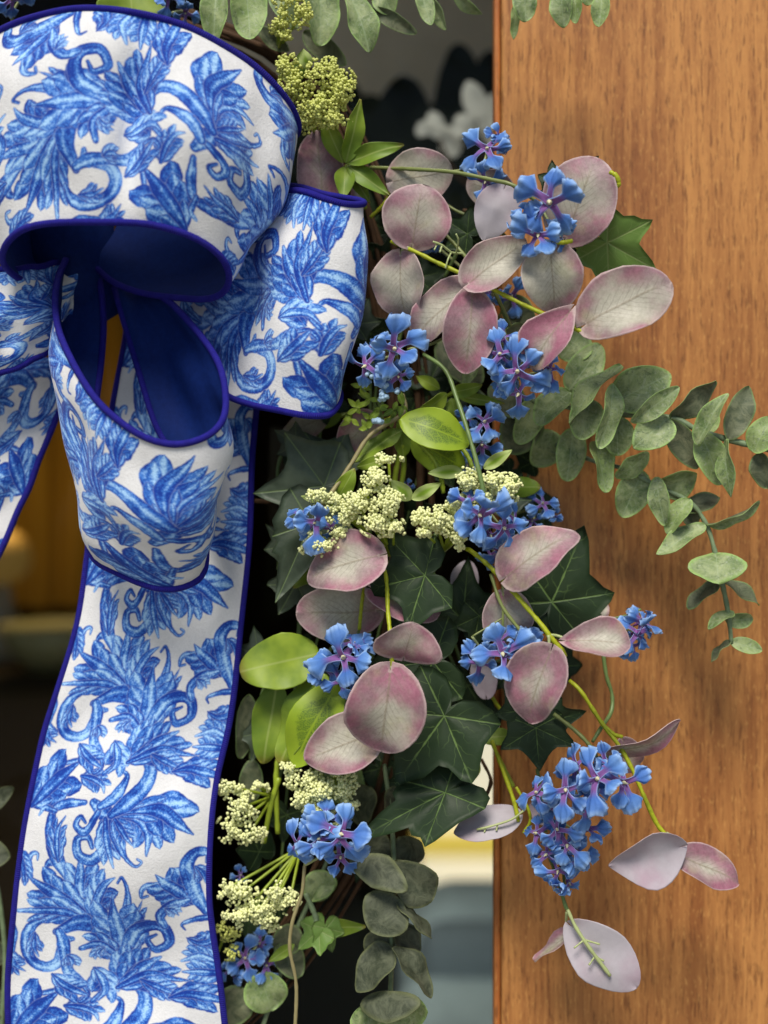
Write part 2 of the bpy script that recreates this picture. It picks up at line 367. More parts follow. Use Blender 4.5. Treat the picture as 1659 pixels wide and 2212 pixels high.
def ivy(parent, kind, cen, tip, d0, d1=None, wid=1.0, roll=0, droop=0.15, fold=0.12, lobes=1.0, name='leaf', blunt=0.0):
    d1 = d0 if d1 is None else d1
    b = at(*cen, d0); t_ = at(*tip, d1); X, Y, N, L = frame(b, t_, roll)
    rr = random.Random(hash((cen, tip)) & 0xffff)
    tab = [(a, r * (1 + rr.uniform(-.06, .06)) * (1 if a == 0 else (lobes if 40 < a < 70 else 1))) for a, r in IVY_T]
    tab[0] = (0, 1.0); ang = [-a for a, _ in tab[::-1][:-1]] + [a for a, _ in tab]; ang = ang[0:]
    rad = [r for _, r in tab[::-1][:-1]] + [r for _, r in tab]
    vl = [0, 56, -56, 120, -120]
    rings = [0.0, 0.2, 0.42, 0.65, 0.85, 1.0]; nc = len(ang)
    P = []; E = []; VN = []; nr = []
    for ri in rings:
        for a, rm in zip(ang, rad):
            rm = rm * (1 - blunt * (abs(a) < 3)); th = R(a); r = rm * ri; x = r * math.cos(th); y = r * math.sin(th) * wid
            k = min(vl, key=lambda q: abs(q - a)); da = R(abs(k - a))
            dv = r * math.sin(min(da, 1.5))
            z = -droop * r * r + fold * abs(y) * (0.5 if abs(a) < 90 else 0.2) + 0.30 * dv * (1 - 0.5 * ri)
            P.append(b + (X * x + Y * y + N * z) * L)
            E.append((ri, 0.5)); VN.append((dv, r / 1.05)); nr.append(N)
    loop = list(range((len(rings) - 1) * nc, len(rings) * nc))[::-1]
    # rings run outwards: rows = rings, columns = angles
    V, F, mi, E2, VN2 = two_layer(P, E, VN, len(rings), nc, nr, 0.00035, loop)
    n = len(P)
    F = [(f[0], f[3], f[2], f[1]) if m != 2 else f for f, m in zip(F, mi)]
    for ri in range(len(rings) - 1):       # seam at the stalk
        a0 = ri * nc + nc - 1; b0 = ri * nc; f = (a0, b0, b0 + nc, a0 + nc)
        F.append(f[::-1]); mi.append(0); F.append(tuple(x + n for x in f)); mi.append(1)
    return mesh(name, V, F, [M[m] for m in KIND[kind]], parent, mi, {'edge': E2, 'vein': VN2})
def stem(parent, tubes, mat, name='stem'):
    """tubes: list of (points [(px,py,d)...], radius in px); each is an object of its own"""
    for pts, r in tubes:
        V, F, UV = [], [], []
        P = [at(*p) for p in pts]
        sc = pxm(pts[0][2]) * r
        rr = random.Random(len(V) + 3); bump = [rr.uniform(0.85, 1.15) for _ in range(40)]
        tube_geo(P, (lambda t, sc=sc, bump=bump: sc * bump[int(t * 39)]), 8, None, V, F, UV)
        mesh(name, V, F, mat, parent, None, {'UVMap': UV})

# ------------------------------------------------------------ blue flowers: a few petal meshes shared by all
PETALS = []
def make_petal(seed):
    rr = random.Random(seed); nt, ns = 11, 15
    lift = rr.uniform(0.05, 0.45); drop = rr.uniform(0.1, 0.75); p1 = rr.uniform(0, 6); wv = rr.uniform(0.06, 0.15); bw = rr.uniform(0.25, 0.33)
    P = []; E = []; VN = []; nr = []
    for i in range(nt):
        t = i / (nt - 1)
        h = 0.125 - 0.025 * float(ss(0.0, 0.3, t)) + bw * 1.06 * float(ss(0.46, 0.80, t)) - 0.10 * float(ss(0.80, 1.0, t))
        for j in range(ns):
            s = j / (ns - 1) * 2 - 1
            x = t * (1 - 0.20 * s * s * t) + 0.10 * (abs(math.cos(s * 4.9 + (p1 - 3) * 0.06)) ** 0.7 - 0.6) * t ** 5 + rr.uniform(-.012, .012) * (t > 0.9)
            y = h * s * (1 + 0.05 * math.cos(t * 30 + p1) * (abs(s) > 0.9) * (t > 0.5))
            z = lift * t - drop * t ** 2.2 + wv * math.sin(s * 3.3 + p1) * t * t + 0.06 * math.cos(s * 9.8) * t ** 3 - 0.16 * s * s * t * t + 0.10 * abs(s) * (t < 0.45) * (0.45 - t)
            P.append(Vector((x, y, z))); E.append((max(abs(s), t ** 1.5), t)); VN.append((abs(y), t)); nr.append(Vector((0, 0, 1)))
    loop = [j for j in range(ns)] + [i * ns + ns - 1 for i in range(1, nt)] + [(nt - 1) * ns + j for j in range(ns - 2, -1, -1)] + [i * ns for i in range(nt - 2, 0, -1)]
    V, F, mi, E2, VN2 = two_layer(P, E, VN, nt, ns, nr, 0.02, loop)
    o = mesh('petal', V, F, [M[m] for m in KIND['petal']], None, mi, {'edge': E2, 'vein': VN2})
    me = o.data; bpy.data.objects.remove(o); return me
for k in range(10): PETALS.append(make_petal(40 + k))
def _throat():
    V, F, UV = tube_geo([Vector((0, 0, -0.55)), Vector((0, 0, -0.3)), Vector((0, 0, -0.06)), Vector((0, 0, 0.02))], lambda t: 0.05 + 0.10 * t ** 3, 10, 10)
    o = mesh('flower', V, F, M['purple'], None, None, {'UVMap': UV}); me = o.data; bpy.data.objects.remove(o); return me
THROAT = _throat()
def _stamen():
    V, F, UV = tube_geo([Vector((0, 0, 0.0)), Vector((0.01, 0, 0.14)), Vector((0.05, 0.0, 0.30))], lambda t: 0.045 * (1 - t) ** 0.7 + 0.012 + 0.03 * math.exp(-((t - 0.35) / 0.2) ** 2), 7, 8)
    o = mesh('stamen', V, F, M['stamen'], None, None, {'UVMap': UV}); me = o.data; bpy.data.objects.remove(o); return me
STAMEN = _stamen()
FR = random.Random(99)
def flower(parent, px, py, d, rpx, nx=0.0, ny=0.0, roll=None, n=5, stamen=True, skip=()):
    """five petalled floret facing the viewer, leaning by (nx right, ny up)"""
    c = at(px, py, d); r = rpx * pxm(d)
    N = ((CAMP - c).normalized() + Vector((nx, 0, ny))).normalized()
    X = Vector((1, 0, 0)); X = (X - N * X.dot(N)).normalized(); Y = N.cross(X)
    rot = Matrix((X, Y, N)).transposed().to_4x4()
    off = Vector((0, 0, 0)); q = parent
    while q is not None: off += q.location; q = q.parent
    f = bpy.data.objects.new('flower', THROAT); COL.objects.link(f); f.parent = parent
    r *= 1.04; f.matrix_local = Matrix.Translation(c - off) @ rot @ Matrix.Scale(r, 4)
    roll = FR.uniform(0, 72) if roll is None else roll
    for k in range(n):
        if k in skip: continue
        p = bpy.data.objects.new('petal', FR.choice(PETALS)); COL.objects.link(p); p.parent = f
        a = R(roll + 360 / n * k + FR.uniform(-17, 17))
        p.matrix_local = Matrix.Rotation(a, 4, 'Z') @ Matrix.Rotation(R(FR.uniform(-48, 24)), 4, 'Y') @ Matrix.Rotation(R(FR.uniform(-42, 42)), 4, 'X') @ Matrix.Scale(FR.uniform(0.8, 1.12), 4)
    if stamen:
        s = bpy.data.objects.new('stamen', STAMEN); COL.objects.link(s); s.parent = f
        s.matrix_local = Matrix.Rotation(R(FR.uniform(0, 360)), 4, 'Z')
    return f

# ------------------------------------------------------------ bead clusters (too many small beads to pick apart)
def ico():
    ph = (1 + 5 ** .5) / 2
    v = [(-1, ph, 0), (1, ph, 0), (-1, -ph, 0), (1, -ph, 0), (0, -1, ph), (0, 1, ph), (0, -1, -ph), (0, 1, -ph), (ph, 0, -1), (ph, 0, 1), (-ph, 0, -1), (-ph, 0, 1)]
    f = [(0,11,5),(0,5,1),(0,1,7),(0,7,10),(0,10,11),(1,5,9),(5,11,4),(11,10,2),(10,7,6),(7,1,8),(3,9,4),(3,4,2),(3,2,6),(3,6,8),(3,8,9),(4,9,5),(2,4,11),(6,2,10),(8,6,7),(9,8,1)]
    v = [Vector(x).normalized() for x in v]; cache = {}; nf = []
    def mid(a, b):
        k = (min(a, b), max(a, b))
        if k not in cache: cache[k] = len(v); v.append(((v[a] + v[b]) / 2).normalized())
        return cache[k]
    for a, b, c in f:
        x, y, z = mid(a, b), mid(b, c), mid(c, a); nf += [(a, x, z), (b, y, x), (c, z, y), (x, y, z)]
    return np.array([tuple(x) for x in v]), nf
IV, IF = ico()
def beads(parent, clusters, rpx, mat, seed=1, name='bead_cluster', dens=3.0):
    """clusters: (px, py, d, rx, ry, n)"""
    rr = random.Random(seed); V = []; F = []
    for px, py, d, rx, ry, n in clusters:
        n = int(n * dens)
        sub = [(rr.gauss(0, 0.42), rr.gauss(0, 0.42)) for _ in range(max(2, n // 9))]
        for _ in range(n):
            sx, sy = rr.choice(sub)
            a = rr.uniform(0, 6.283); q = 0.33 * math.sqrt(rr.random())
            x = sx + q * math.cos(a); y = sy + q * math.sin(a); m = math.hypot(x, y)
            if m > 1.05: x, y = x / m, y / m; m = 1
            dd = d + 0.009 * (1 - m * m) + 0.004 * (1 - (q / 0.33) ** 2) + rr.uniform(-0.002, 0.002)
            c = at(px + x * rx, py + y * ry, dd); r = rpx * pxm(d) * rr.uniform(0.8, 1.15); b = len(V)
            V += [tuple(c[k] + p[k] * r for k in range(3)) for p in IV]
            F += [(i + b, j + b, k + b) for i, j, k in IF]
    o = mesh(name, V, F, mat, parent); o['kind'] = 'stuff'; return o

# ------------------------------------------------------------ the woven print: acanthus scrolls drawn stroke by stroke on a repeating tile
TW, TH, PER = 448, 532, 1659.0
def edge_x(y):
    yy = [-200, 0, 300, 550, 900, 1200, 1659, 1900]
    return np.interp(y, yy, [262, 240, 190, 150, 120, 95, 100, 100]), np.interp(y, yy, [1580, 1545, 1500, 1490, 1490, 1490, 1560, 1600])
ELEMS = [  # (kind, widths, points) in the drawing's own units; kinds: L lobed leaf, S smooth scroll
 ('S', [30, 60, 34], [(700,190),(800,265),(880,300)]),
 ('S', [10, 18, 22, 16], [(110,1640),(300,1592),(450,1556),(590,1562)]),
 ('L', [30, 85, 92, 25], [(225,235),(330,130),(440,20),(560,-80)]),
 ('L', [20, 42, 34, 8], [(600,8),(690,25),(760,70),(775,120)]),
 ('S', [10, 22, 30, 12], [(470,670),(420,625),(375,625),(345,672)]),
 ('S', [18, 36, 30, 50, 56, 48, 22], [(640,190),(500,205),(410,250),(390,340),(400,450),(420,560),(500,730)]),
 ('S', [20, 24, 8], [(420,260),(335,245),(292,292)]),
 ('L', [14, 40, 32, 6], [(440,610),(430,500),(445,380),(500,290)]),
 ('L', [12, 62, 70, 20], [(650,950),(590,830),(600,680),(600,575)]),
 ('S', [24, 36, 44, 40, 34, 28, 16], [(760,330),(770,480),(690,590),(590,560),(585,450),(660,430),(690,500)]),
 ('S', [20, 30, 34, 26, 20, 12], [(740,250),(690,330),(630,395),(575,350),(610,290),(645,330)]),
 ('L', [30, 52, 40, 5], [(790,300),(800,420),(815,520),(848,635)]),
 ('S', [40, 50, 38, 16, 12, 9], [(850,310),(880,430),(930,550),(1000,615),(1046,590),(1018,566)]),
 ('L', [30, 56, 58, 8], [(880,285),(1010,290),(1090,390),(1078,545)]),
 ('L', [20, 40, 34, 6], [(850,290),(900,360),(940,420),(985,470)]),
 ('L', [16, 26, 86, 80, 8], [(850,272),(980,245),(1150,235),(1260,310),(1385,408)]),
 ('S', [30, 58, 60, 48, 40, 34, 24, 18], [(830,270),(960,170),(1050,70),(1085,-30),(1060,-110),(980,-140),(880,-110),(760,-10)]),
 ('S', [26, 40, 40, 24, 10], [(750,215),(840,160),(900,80),(930,0),(895,-40)]),
 ('L', [22, 70, 74, 10], [(660,1010),(500,905),(340,810),(215,735)]),
 ('L', [22, 52, 46, 18], [(650,1045),(480,980),(300,975),(140,985)]),
 ('S', [40, 62, 62, 30], [(880,1300),(760,1110),(590,1055),(420,1125)]),
 ('L', [26, 62, 60, 6], [(690,1010),(720,870),(780,760),(858,702)]),
 ('S', [40, 58, 34, 16, 12], [(900,1180),(930,960),(945,800),(910,698),(878,738)]),
 ('L', [20, 34, 6], [(910,1180),(990,980),(1042,862)]),
 ('L', [34, 110, 90, 8], [(875,1380),(850,1150),(830,980),(835,830)]),
 ('S', [10, 24, 12], [(930,1130),(1000,1045),(1075,1032)]),
 ('S', [34, 52, 50, 46, 40, 32, 26, 14], [(885,1290),(960,1120),(1070,1075),(1165,1110),(1180,1220),(1090,1270),(1040,1190),(1100,1150)]),
 ('S', [14, 38, 44, 44, 40, 36, 40, 44, 16], [(335,1040),(235,1100),(205,1220),(250,1340),(350,1385),(440,1350),(465,1260),(480,1190),(525,1180)]),
 ('L', [8, 34, 8], [(265,1140),(262,1240),(300,1310)]),
 ('S', [26, 44, 36, 36, 34, 20, 16, 12], [(430,1120),(465,1210),(490,1330),(520,1430),(600,1510),(650,1595),(600,1648),(562,1596)]),
 ('L', [10, 34, 8], [(500,1300),(530,1340),(535,1385)]),
 ('L', [8, 46, 56, 30], [(865,1385),(800,1290),(700,1225),(585,1250)]),
 ('L', [6, 26, 6], [(740,1250),(700,1290),(720,1335)]),
 ('L', [40, 62, 42, 8], [(860,1500),(900,1380),(955,1290),(985,1235)]),
 ('L', [30, 74, 60, 10], [(870,1530),(980,1420),(1070,1360),(1130,1330)]),
 ('L', [6, 50, 46, 14], [(680,1405),(740,1500),(760,1580),(720,1640)]),
 ('L', [20, 56, 50, 6], [(840,1560),(1040,1465),(1200,1490),(1335,1505)]),
 ('L', [16, 40, 34, 8], [(1000,1500),(1120,1550),(1220,1590),(1260,1600)]),
 ('L', [8, 40, 44, 16], [(408,1440),(480,1510),(560,1560),(640,1600)]),
 ('L', [10, 50, 60, 40], [(1195,1625),(1310,1600),(1440,1620),(1580,1650)]),
 ('S', [10, 26, 18, 10], [(1180,745),(1060,770),(1038,838),(1082,832)]),
 ('L', [20, 78, 70, 6], [(1375,910),(1290,820),(1200,750),(1140,680)]),
 ('S', [26, 38, 52, 60, 46, 36, 14], [(1490,1030),(1410,870),(1370,730),(1345,620),(1400,540),(1480,550),(1475,610)]),
 ('L', [10, 36, 6], [(1400,640),(1450,690),(1468,765)]),
 ('S', [18, 38, 36, 24], [(1350,885),(1220,925),(1145,1000),(1165,1085)]),
 ('L', [10, 28, 6], [(1190,940),(1240,960),(1270,1000)]),
 ('S', [20, 26, 16, 9], [(1510,1030),(1390,1035),(1288,1075),(1302,1118)]),
 ('L', [6, 46, 40], [(1305,1180),(1400,1225),(1520,1195)]),
 ('L', [40, 52, 8], [(1520,1380),(1400,1325),(1270,1362)]),
 ('L', [40, 46, 8], [(1540,1450),(1400,1440),(1280,1440)]),
 ('L', [30, 40, 8], [(70,1290),(140,1390),(215,1432)]),
 ('S', [30, 26, 22, 16, 8], [(190,760),(205,660),(235,575),(285,565),(285,610)]),
 ('L', [30, 40, 20], [(125,570),(165,660),(190,790)]),
 ('S', [30, 36, 20], [(70,1040),(105,1150),(110,1280)]),
]
def draw_print():
    rs = np.random.RandomState(5)
    H, W = TH, TW
    img = np.zeros((H, W, 3)); img[:] = (0.72, 0.725, 0.74)
    YY, XX = np.mgrid[0:H, 0:W]
    def noise(n, m, seed):
        r = np.random.RandomState(seed).rand(m, n); yi = np.linspace(0, m, H, endpoint=False); xi = np.linspace(0, n, W, endpoint=False)
        y0 = yi.astype(int); x0 = xi.astype(int); fy = (yi - y0)[:, None]; fx = (xi - x0)[None]
        y1 = (y0 + 1) % m; x1 = (x0 + 1) % n; fy = fy * fy * (3 - 2 * fy); fx = fx * fx * (3 - 2 * fx)
        return (r[y0][:, x0] * (1 - fx) + r[y0][:, x1] * fx) * (1 - fy) + (r[y1][:, x0] * (1 - fx) + r[y1][:, x1] * fx) * fy
    wash = 0.5 * noise(14, 16, 1) + 0.3 * noise(36, 42, 2) + 0.2 * noise(110, 130, 3)
    fine = noise(220, 260, 4)
    dark = np.array((0.007, 0.045, 0.34)); mid = np.array((0.045, 0.185, 0.63)); lite = np.array((0.30, 0.53, 0.88))
    def stroke(C, wd, kind, idx, tb):
        pad = wd.max() * 1.3 + 5; m1 = len(C) - 1; tv = np.linspace(0, 1, len(C))
        for oy in (-H, 0, H):
            D = C + (0, oy)
            x0, x1 = int(max(0, D[:, 0].min() - pad)), int(min(W, D[:, 0].max() + pad + 1)); y0, y1 = int(max(0, D[:, 1].min() - pad)), int(min(H, D[:, 1].max() + pad + 1))
            if x1 <= x0 or y1 <= y0: continue
            gx, gy = XX[y0:y1, x0:x1].ravel().astype(float), YY[y0:y1, x0:x1].ravel().astype(float)
            best = np.full(gx.shape, 1e9); tt = np.zeros(gx.shape); sg = np.zeros(gx.shape)
            for k in range(m1):
                a, b = D[k], D[k + 1]; dx, dy = b - a; L2 = dx * dx + dy * dy + 1e-9
                u = np.clip(((gx - a[0]) * dx + (gy - a[1]) * dy) / L2, 0, 1)
                ex, ey = gx - a[0] - u * dx, gy - a[1] - u * dy; d2 = ex * ex + ey * ey
                m = d2 < best; best[m] = d2[m]; tt[m] = (k + u[m]) / m1; sg[m] = np.sign(dx * ey - dy * ex)[m]
            d = np.sqrt(best); w = np.interp(tt, tv, wd); rel = d / np.maximum(w, 0.8)
            f = fine[y0:y1, x0:x1].ravel(); wa = wash[y0:y1, x0:x1].ravel()
            w = w + (wa - 0.5) * 3.2 + (f - 0.5) * 1.2
            a_out = np.clip((w + 2.0 - d) / 2.0, 0, 1) * 0.30
            a_in = np.clip((w - d) / 2.4 + 0.5, 0, 1)
            q = rel * sg
            tone = tb + 0.14 - 0.54 * ss(0.35, 1.0, rel) + (wa - 0.5) * 1.5 + (f - 0.5) * 0.6
            tone += 0.42 * np.exp(-((q - 0.22) / 0.20) ** 2) - 0.30 * np.exp(-((q + 0.30) / 0.13) ** 2)
            if kind == 'P': tone -= 0.42 * ss(0.45, 0.0, tt) - 0.10 * ss(0.4, 0.8, tt)
            else: tone += 0.16 * np.sin(tt * 9 + idx)
            tone = np.clip(tone, 0, 1.15)[:, None]
            col = np.where(tone < 0.5, dark + (mid - dark) * tone * 2, mid + (lite - mid) * (tone * 2 - 1))
            blk = img[y0:y1, x0:x1].reshape(-1, 3)
            blk = blk * (1 - a_out[:, None]) + np.array((0.58, 0.68, 0.84)) * a_out[:, None]
            blk = blk * (1 - a_in[:, None]) + col * a_in[:, None]
            img[y0:y1, x0:x1] = blk.reshape(y1 - y0, x1 - x0, 3)
    def spl(P, n): return np.array([tuple(v)[:2] for v in catmull([Vector((p[0], p[1], 0)) for p in P], n)])
    for idx, (kind, ws, pts) in enumerate(ELEMS):
        P = np.array(pts, float); xl, xr = edge_x(P[:, 1])
        P = np.stack([(P[:, 0] - xl) / (xr - xl) * W, P[:, 1] / PER * H], 1)
        C = spl(P, 60)
        wd = np.interp(np.linspace(0, 1, 60), np.linspace(0, 1, len(ws)), ws) * W / 1400.0 * 1.06
        tb = 0.40 + 0.12 * math.sin(idx * 2.4)
        if kind == 'S': stroke(C, wd, 'S', idx, tb); continue
        seg = np.sqrt((np.diff(C, axis=0) ** 2).sum(1)).sum()
        n = int(np.clip(round(seg / (wd.mean() * 1.0)), 2, 4)); rq = random.Random(idx)
        for k in range(n - 1, -1, -1):                       # lobes from the tip down to the base
            t0 = 0.02 + 0.70 * k / n; t1 = min(0.97, t0 + 0.30); a = int(t0 * 59); b = int(t1 * 59); c2 = (a + b) // 2
            for sd in (-1, 1):
                tg = C[min(b + 1, 59)] - C[max(b - 1, 0)]; tg = tg / (np.linalg.norm(tg) + 1e-6); nrm = np.array((-tg[1], tg[0])) * sd
                wt = wd[c2] * rq.uniform(1.15, 1.45) + 2.0
                end = C[b] + nrm * wt; midp = C[c2] + nrm * wt * 0.62; curl = end + tg * wt * 0.30 + nrm * wt * 0.10
                lw = wt * 0.50
                stroke(spl([C[a], midp, end, curl], 22), np.interp(np.linspace(0, 1, 22), [0, 0.3, 0.6, 0.85, 1], [lw * 0.5, lw * 0.9, lw * 1.05, lw * 0.7, 1.0]), 'P', idx + k, tb)
        stroke(C, wd * 0.52 + 0.8, 'P', idx, tb - 0.06)
    img *= (1 + (fine[..., None] - 0.5) * 0.10 + (wash[..., None] - 0.5) * 0.16)
    im = bpy.data.images.new('scroll print', W, H, float_buffer=True); im.colorspace_settings.name = 'Non-Color'
    px = np.ones((H, W, 4), np.float32); px[..., :3] = np.clip(img, 0, 1)
    im.pixels.foreach_set(px.ravel()); im.update(); im.pack()
    return im
PRINT = draw_print()
def print_mat():
    t = NT('blue and white printed velvet'); nd = t.new('ShaderNodeUVMap'); nd.uv_map = 'print'
    im = t.new('ShaderNodeTexImage'); im.image = PRINT; im.extension = 'REPEAT'; im.interpolation = 'Cubic'; t.l.new(nd.outputs[0], im.inputs[0])
    p = t.geo(); n = t.noise(p, 900, 3, 0.7); n2 = t.noise(p, 120, 3)
    c = t.mix(0.25, im.outputs[0], t.mix(n, (0.2, 0.2, 0.2), (0.85, 0.85, 0.85)), 'SOFT_LIGHT')
    sp = t.sstep(0.66, 0.74, t.noise(p, 1500, 2, 0.5))
    t.base(c, t.math('SUBTRACT', 0.78, t.math('MULTIPLY', sp, 0.5)), t.math('ADD', 0.18, t.math('MULTIPLY', sp, 0.8)))
    t.put(t.p.inputs['Sheen Weight'], 0.25); t.put(t.p.inputs['Sheen Roughness'], 0.4)
    t.bump(t.math('ADD', n, t.math('MULTIPLY', n2, 0.8)), 0.6, 0.0007); return t.m
M['print'] = print_mat()
def navy_mat(name, c, wv):
    t = NT(name); p = t.geo(); n = t.noise(p, 300, 4, 0.7)
    t.base(t.mix(n, tuple(x * 0.55 for x in c), tuple(min(1, x * 1.35) for x in c)), 0.7, 0.10)
    if wv:
        u, l = t.uv('UVMap'); h = t.math('SINE', t.math('ADD', t.math('MULTIPLY', l, 5200.0), t.math('MULTIPLY', u, 6.2832)))
        t.bump(h, 0.55, 0.0005)
    else: t.bump(n, 0.3, 0.0004)
    return t.m
M['navy'] = navy_mat('navy velvet lining', (0.006, 0.022, 0.140), False)
M['cord'] = navy_mat('navy twisted cord', (0.020, 0.017, 0.24), True)

def ribbon(parent, name, E1, E2, v0, v1, bulge=0.0, ns=80, nw=26, flip=False, wr=0.0019, cord=0.0020, seed=0, label=None, s_uneven=None, bulge_fn=None, cords=(1, 1)):
    """strip between the two edge curves E1 (u = 1) and E2 (u = 0); the print faces outwards"""
    A = catmull([at(*p) for p in E1], ns); B = catmull([at(*p) for p in E2], ns)
    rr = random.Random(seed); k = [rr.uniform(0, 6) for _ in range(6)]
    ej = [rr.uniform(0, 6) for _ in range(6)]
    for i in range(ns):          # small kinks of the wired edges
        q = i / (ns - 1) * (ns / 80)
        for C, o in ((A, 0), (B, 3)): C[i] = C[i] + Vector((math.sin(q * 23 + ej[o]), 0.6 * math.sin(q * 31 + ej[o + 1]), math.sin(q * 37 + ej[o + 2]))) * 0.00035
    L = [0.0]
    for i in range(1, ns): L.append(L[-1] + ((A[i] + B[i]) / 2 - (A[i - 1] + B[i - 1]) / 2).length)
    sgn = -1 if flip else 1
    P = []; NR = []; UV = []
    for i in range(ns):
        tn = ((A[min(i + 1, ns - 1)] + B[min(i + 1, ns - 1)]) - (A[max(i - 1, 0)] + B[max(i - 1, 0)])).normalized()
        wd = (B[i] - A[i]).normalized(); N = tn.cross(wd).normalized() * sgn
        s = L[i] / L[-1]; bl = bulge_fn(s) if bulge_fn else bulge
        for j in range(nw):
            q = j / (nw - 1)
            z = bl * 4 * q * (1 - q) + wr * (math.sin(s * 17 + q * 5 + k[0]) + 0.7 * math.sin(s * 29 - q * 9 + k[1]) + 0.5 * math.sin(q * 14 + s * 8 + k[2])) * min(1, 6 * q * (1 - q) + 0.1)
            P.append(A[i].lerp(B[i], q) + N * z); NR.append(N); UV.append((1 - q, v0 + (v1 - v0) * s))
    n = len(P); V = P + [p - q * 0.0009 for p, q in zip(P, NR)]; F = []; mi = []
    for i in range(ns - 1):
        for j in range(nw - 1):
            a = i * nw + j; f = (a, a + nw, a + nw + 1, a + 1)
            if flip: f = (f[0], f[3], f[2], f[1])
            F.append(f); mi.append(0); F.append(tuple(f[q] + n for q in (0, 3, 2, 1))); mi.append(1)
    o = mesh(name, V, F, [M['print'], M['navy']], parent, mi, {'print': UV + UV})
    if label: o['label'] = label
    for C, j in ((A, 0), (B, nw - 1)):
        if not cords[0 if j == 0 else 1]: continue
        row = [P[i * nw + j] - NR[i] * 0.0004 for i in range(ns)]
        Vt, Ft, Ut = tube_geo(row, cord, 10, ns * 2)
        c = mesh('edge_cord', Vt, Ft, M['cord'], parent, None, {'UVMap': Ut})
        w_ = c.matrix_world.copy(); c.parent = o
    return o

# ------------------------------------------------------------ door, glass and the room behind it
def wood_mat(name, tint=1.0):
    t = NT(name); ps = t.geo()
    mp = t.new('ShaderNodeMapping', {'Vector': ps, 'Scale': (1.0, 1.0, 0.035)})
    mp2 = t.new('ShaderNodeMapping', {'Vector': ps, 'Scale': (1.0, 1.0, 0.09)})
    mp3 = t.new('ShaderNodeMapping', {'Vector': ps, 'Scale': (1.0, 1.0, 0.22)})
    wv = t.noise(t.new('ShaderNodeMapping', {'Vector': ps, 'Scale': (1.0, 1.0, 0.3)}).outputs[0], 22, 3, 0.6)
    off = t.new('ShaderNodeCombineXYZ', {0: t.math('MULTIPLY', t.math('SUBTRACT', wv, 0.5), 0.010)})
    def warped(m): return t.new('ShaderNodeVectorMath', {0: m.outputs[0], 1: off.outputs[0]}, operation='ADD').outputs[0]
    w1, w2, w3 = warped(mp), warped(mp2), warped(mp3)
    a = t.noise(w1, 60, 4, 0.6); b = t.noise(w1, 260, 3, 0.65); c = t.noise(w2, 520, 3, 0.7)
    d = t.noise(w3, 640, 3, 0.7); e = t.noise(ps, 7, 3); g = t.noise(w2, 190, 3, 0.6)
    lo = (0.268 * tint, 0.096 * tint / tint ** 2, 0.028 * tint / tint ** 3); hi = (0.545 * tint, 0.248 * tint / tint ** 2, 0.072 * tint / tint ** 3)
    x = t.math('ADD', t.math('MULTIPLY', a, 0.42), t.math('MULTIPLY', b, 0.30)); x = t.math('ADD', x, t.math('MULTIPLY', g, 0.22)); x = t.math('ADD', x, t.math('MULTIPLY', e, 0.20))
    col = t.mix(t.sstep(0.44, 0.72, x), lo, hi)
    col = t.mix(t.math('MULTIPLY', t.sstep(0.52, 0.64, c), 0.72), col, (0.150, 0.052, 0.016))
    col = t.mix(t.math('MULTIPLY', t.sstep(0.54, 0.68, d), 0.55), col, (0.62, 0.32, 0.095))
    col = t.mix(t.math('MULTIPLY', t.sstep(0.56, 0.70, t.noise(w3, 480, 3, 0.7)), 0.45), col, (0.13, 0.047, 0.016))
    t.base(col, 0.42, 0.35); t.bump(t.math('SUBTRACT', b, c), 0.12, 0.0003); return t.m
M['wood'] = wood_mat('varnished brown wood'); M['bead_lit'] = wood_mat('bead wood tinted as lit edge', 1.12)
def glass_mat():
    t = NT('clear pane'); tr = t.new('ShaderNodeBsdfTransparent', {'Color': (0.93, 0.95, 0.94)}); gl = t.new('ShaderNodeBsdfGlossy', {'Roughness': 0.01, 'Color': (1, 1, 1)})
    fr = t.new('ShaderNodeFresnel', {'IOR': 1.12}); mx = t.new('ShaderNodeMixShader'); t.l.new(fr.outputs[0], mx.inputs[0]); t.l.new(tr.outputs[0], mx.inputs[1]); t.l.new(gl.outputs[0], mx.inputs[2])
    t.l.new(mx.outputs[0], t.out.inputs[0]); return t.m
M['glass'] = glass_mat()
XE = at(1084, 1106, 0).x
door = empty('door', (0, 0, 0.5), 'varnished brown wooden door with a tall glass pane beside its stile', 'door')
box('stile', (XE, 0, 0.3), (XE + 0.30, 0.045, 2.55), M['wood'], door, 0.0022)
box('stile', (-0.95, 0, 0.3), (-0.75, 0.045, 2.55), M['wood'], door, 0.0022)
box('rail', (-0.749, 0.001, 2.30), (XE - 0.001, 0.044, 2.549), M['wood'], door, 0.002)
box('rail', (-0.749, 0.001, 0.301), (XE - 0.001, 0.044, 0.80), M['wood'], door, 0.002)
box('glazing_bead', (XE - 0.0042, 0.006, 0.801), (XE - 0.0002, 0.020, 2.299), M['bead_lit'], door, 0.0015)  # brighter orange tint puts the lit edge into the bead's colour
box('glass_pane', (-0.748, 0.021, 0.802), (XE - 0.0003, 0.025, 2.298), M['glass'], door)

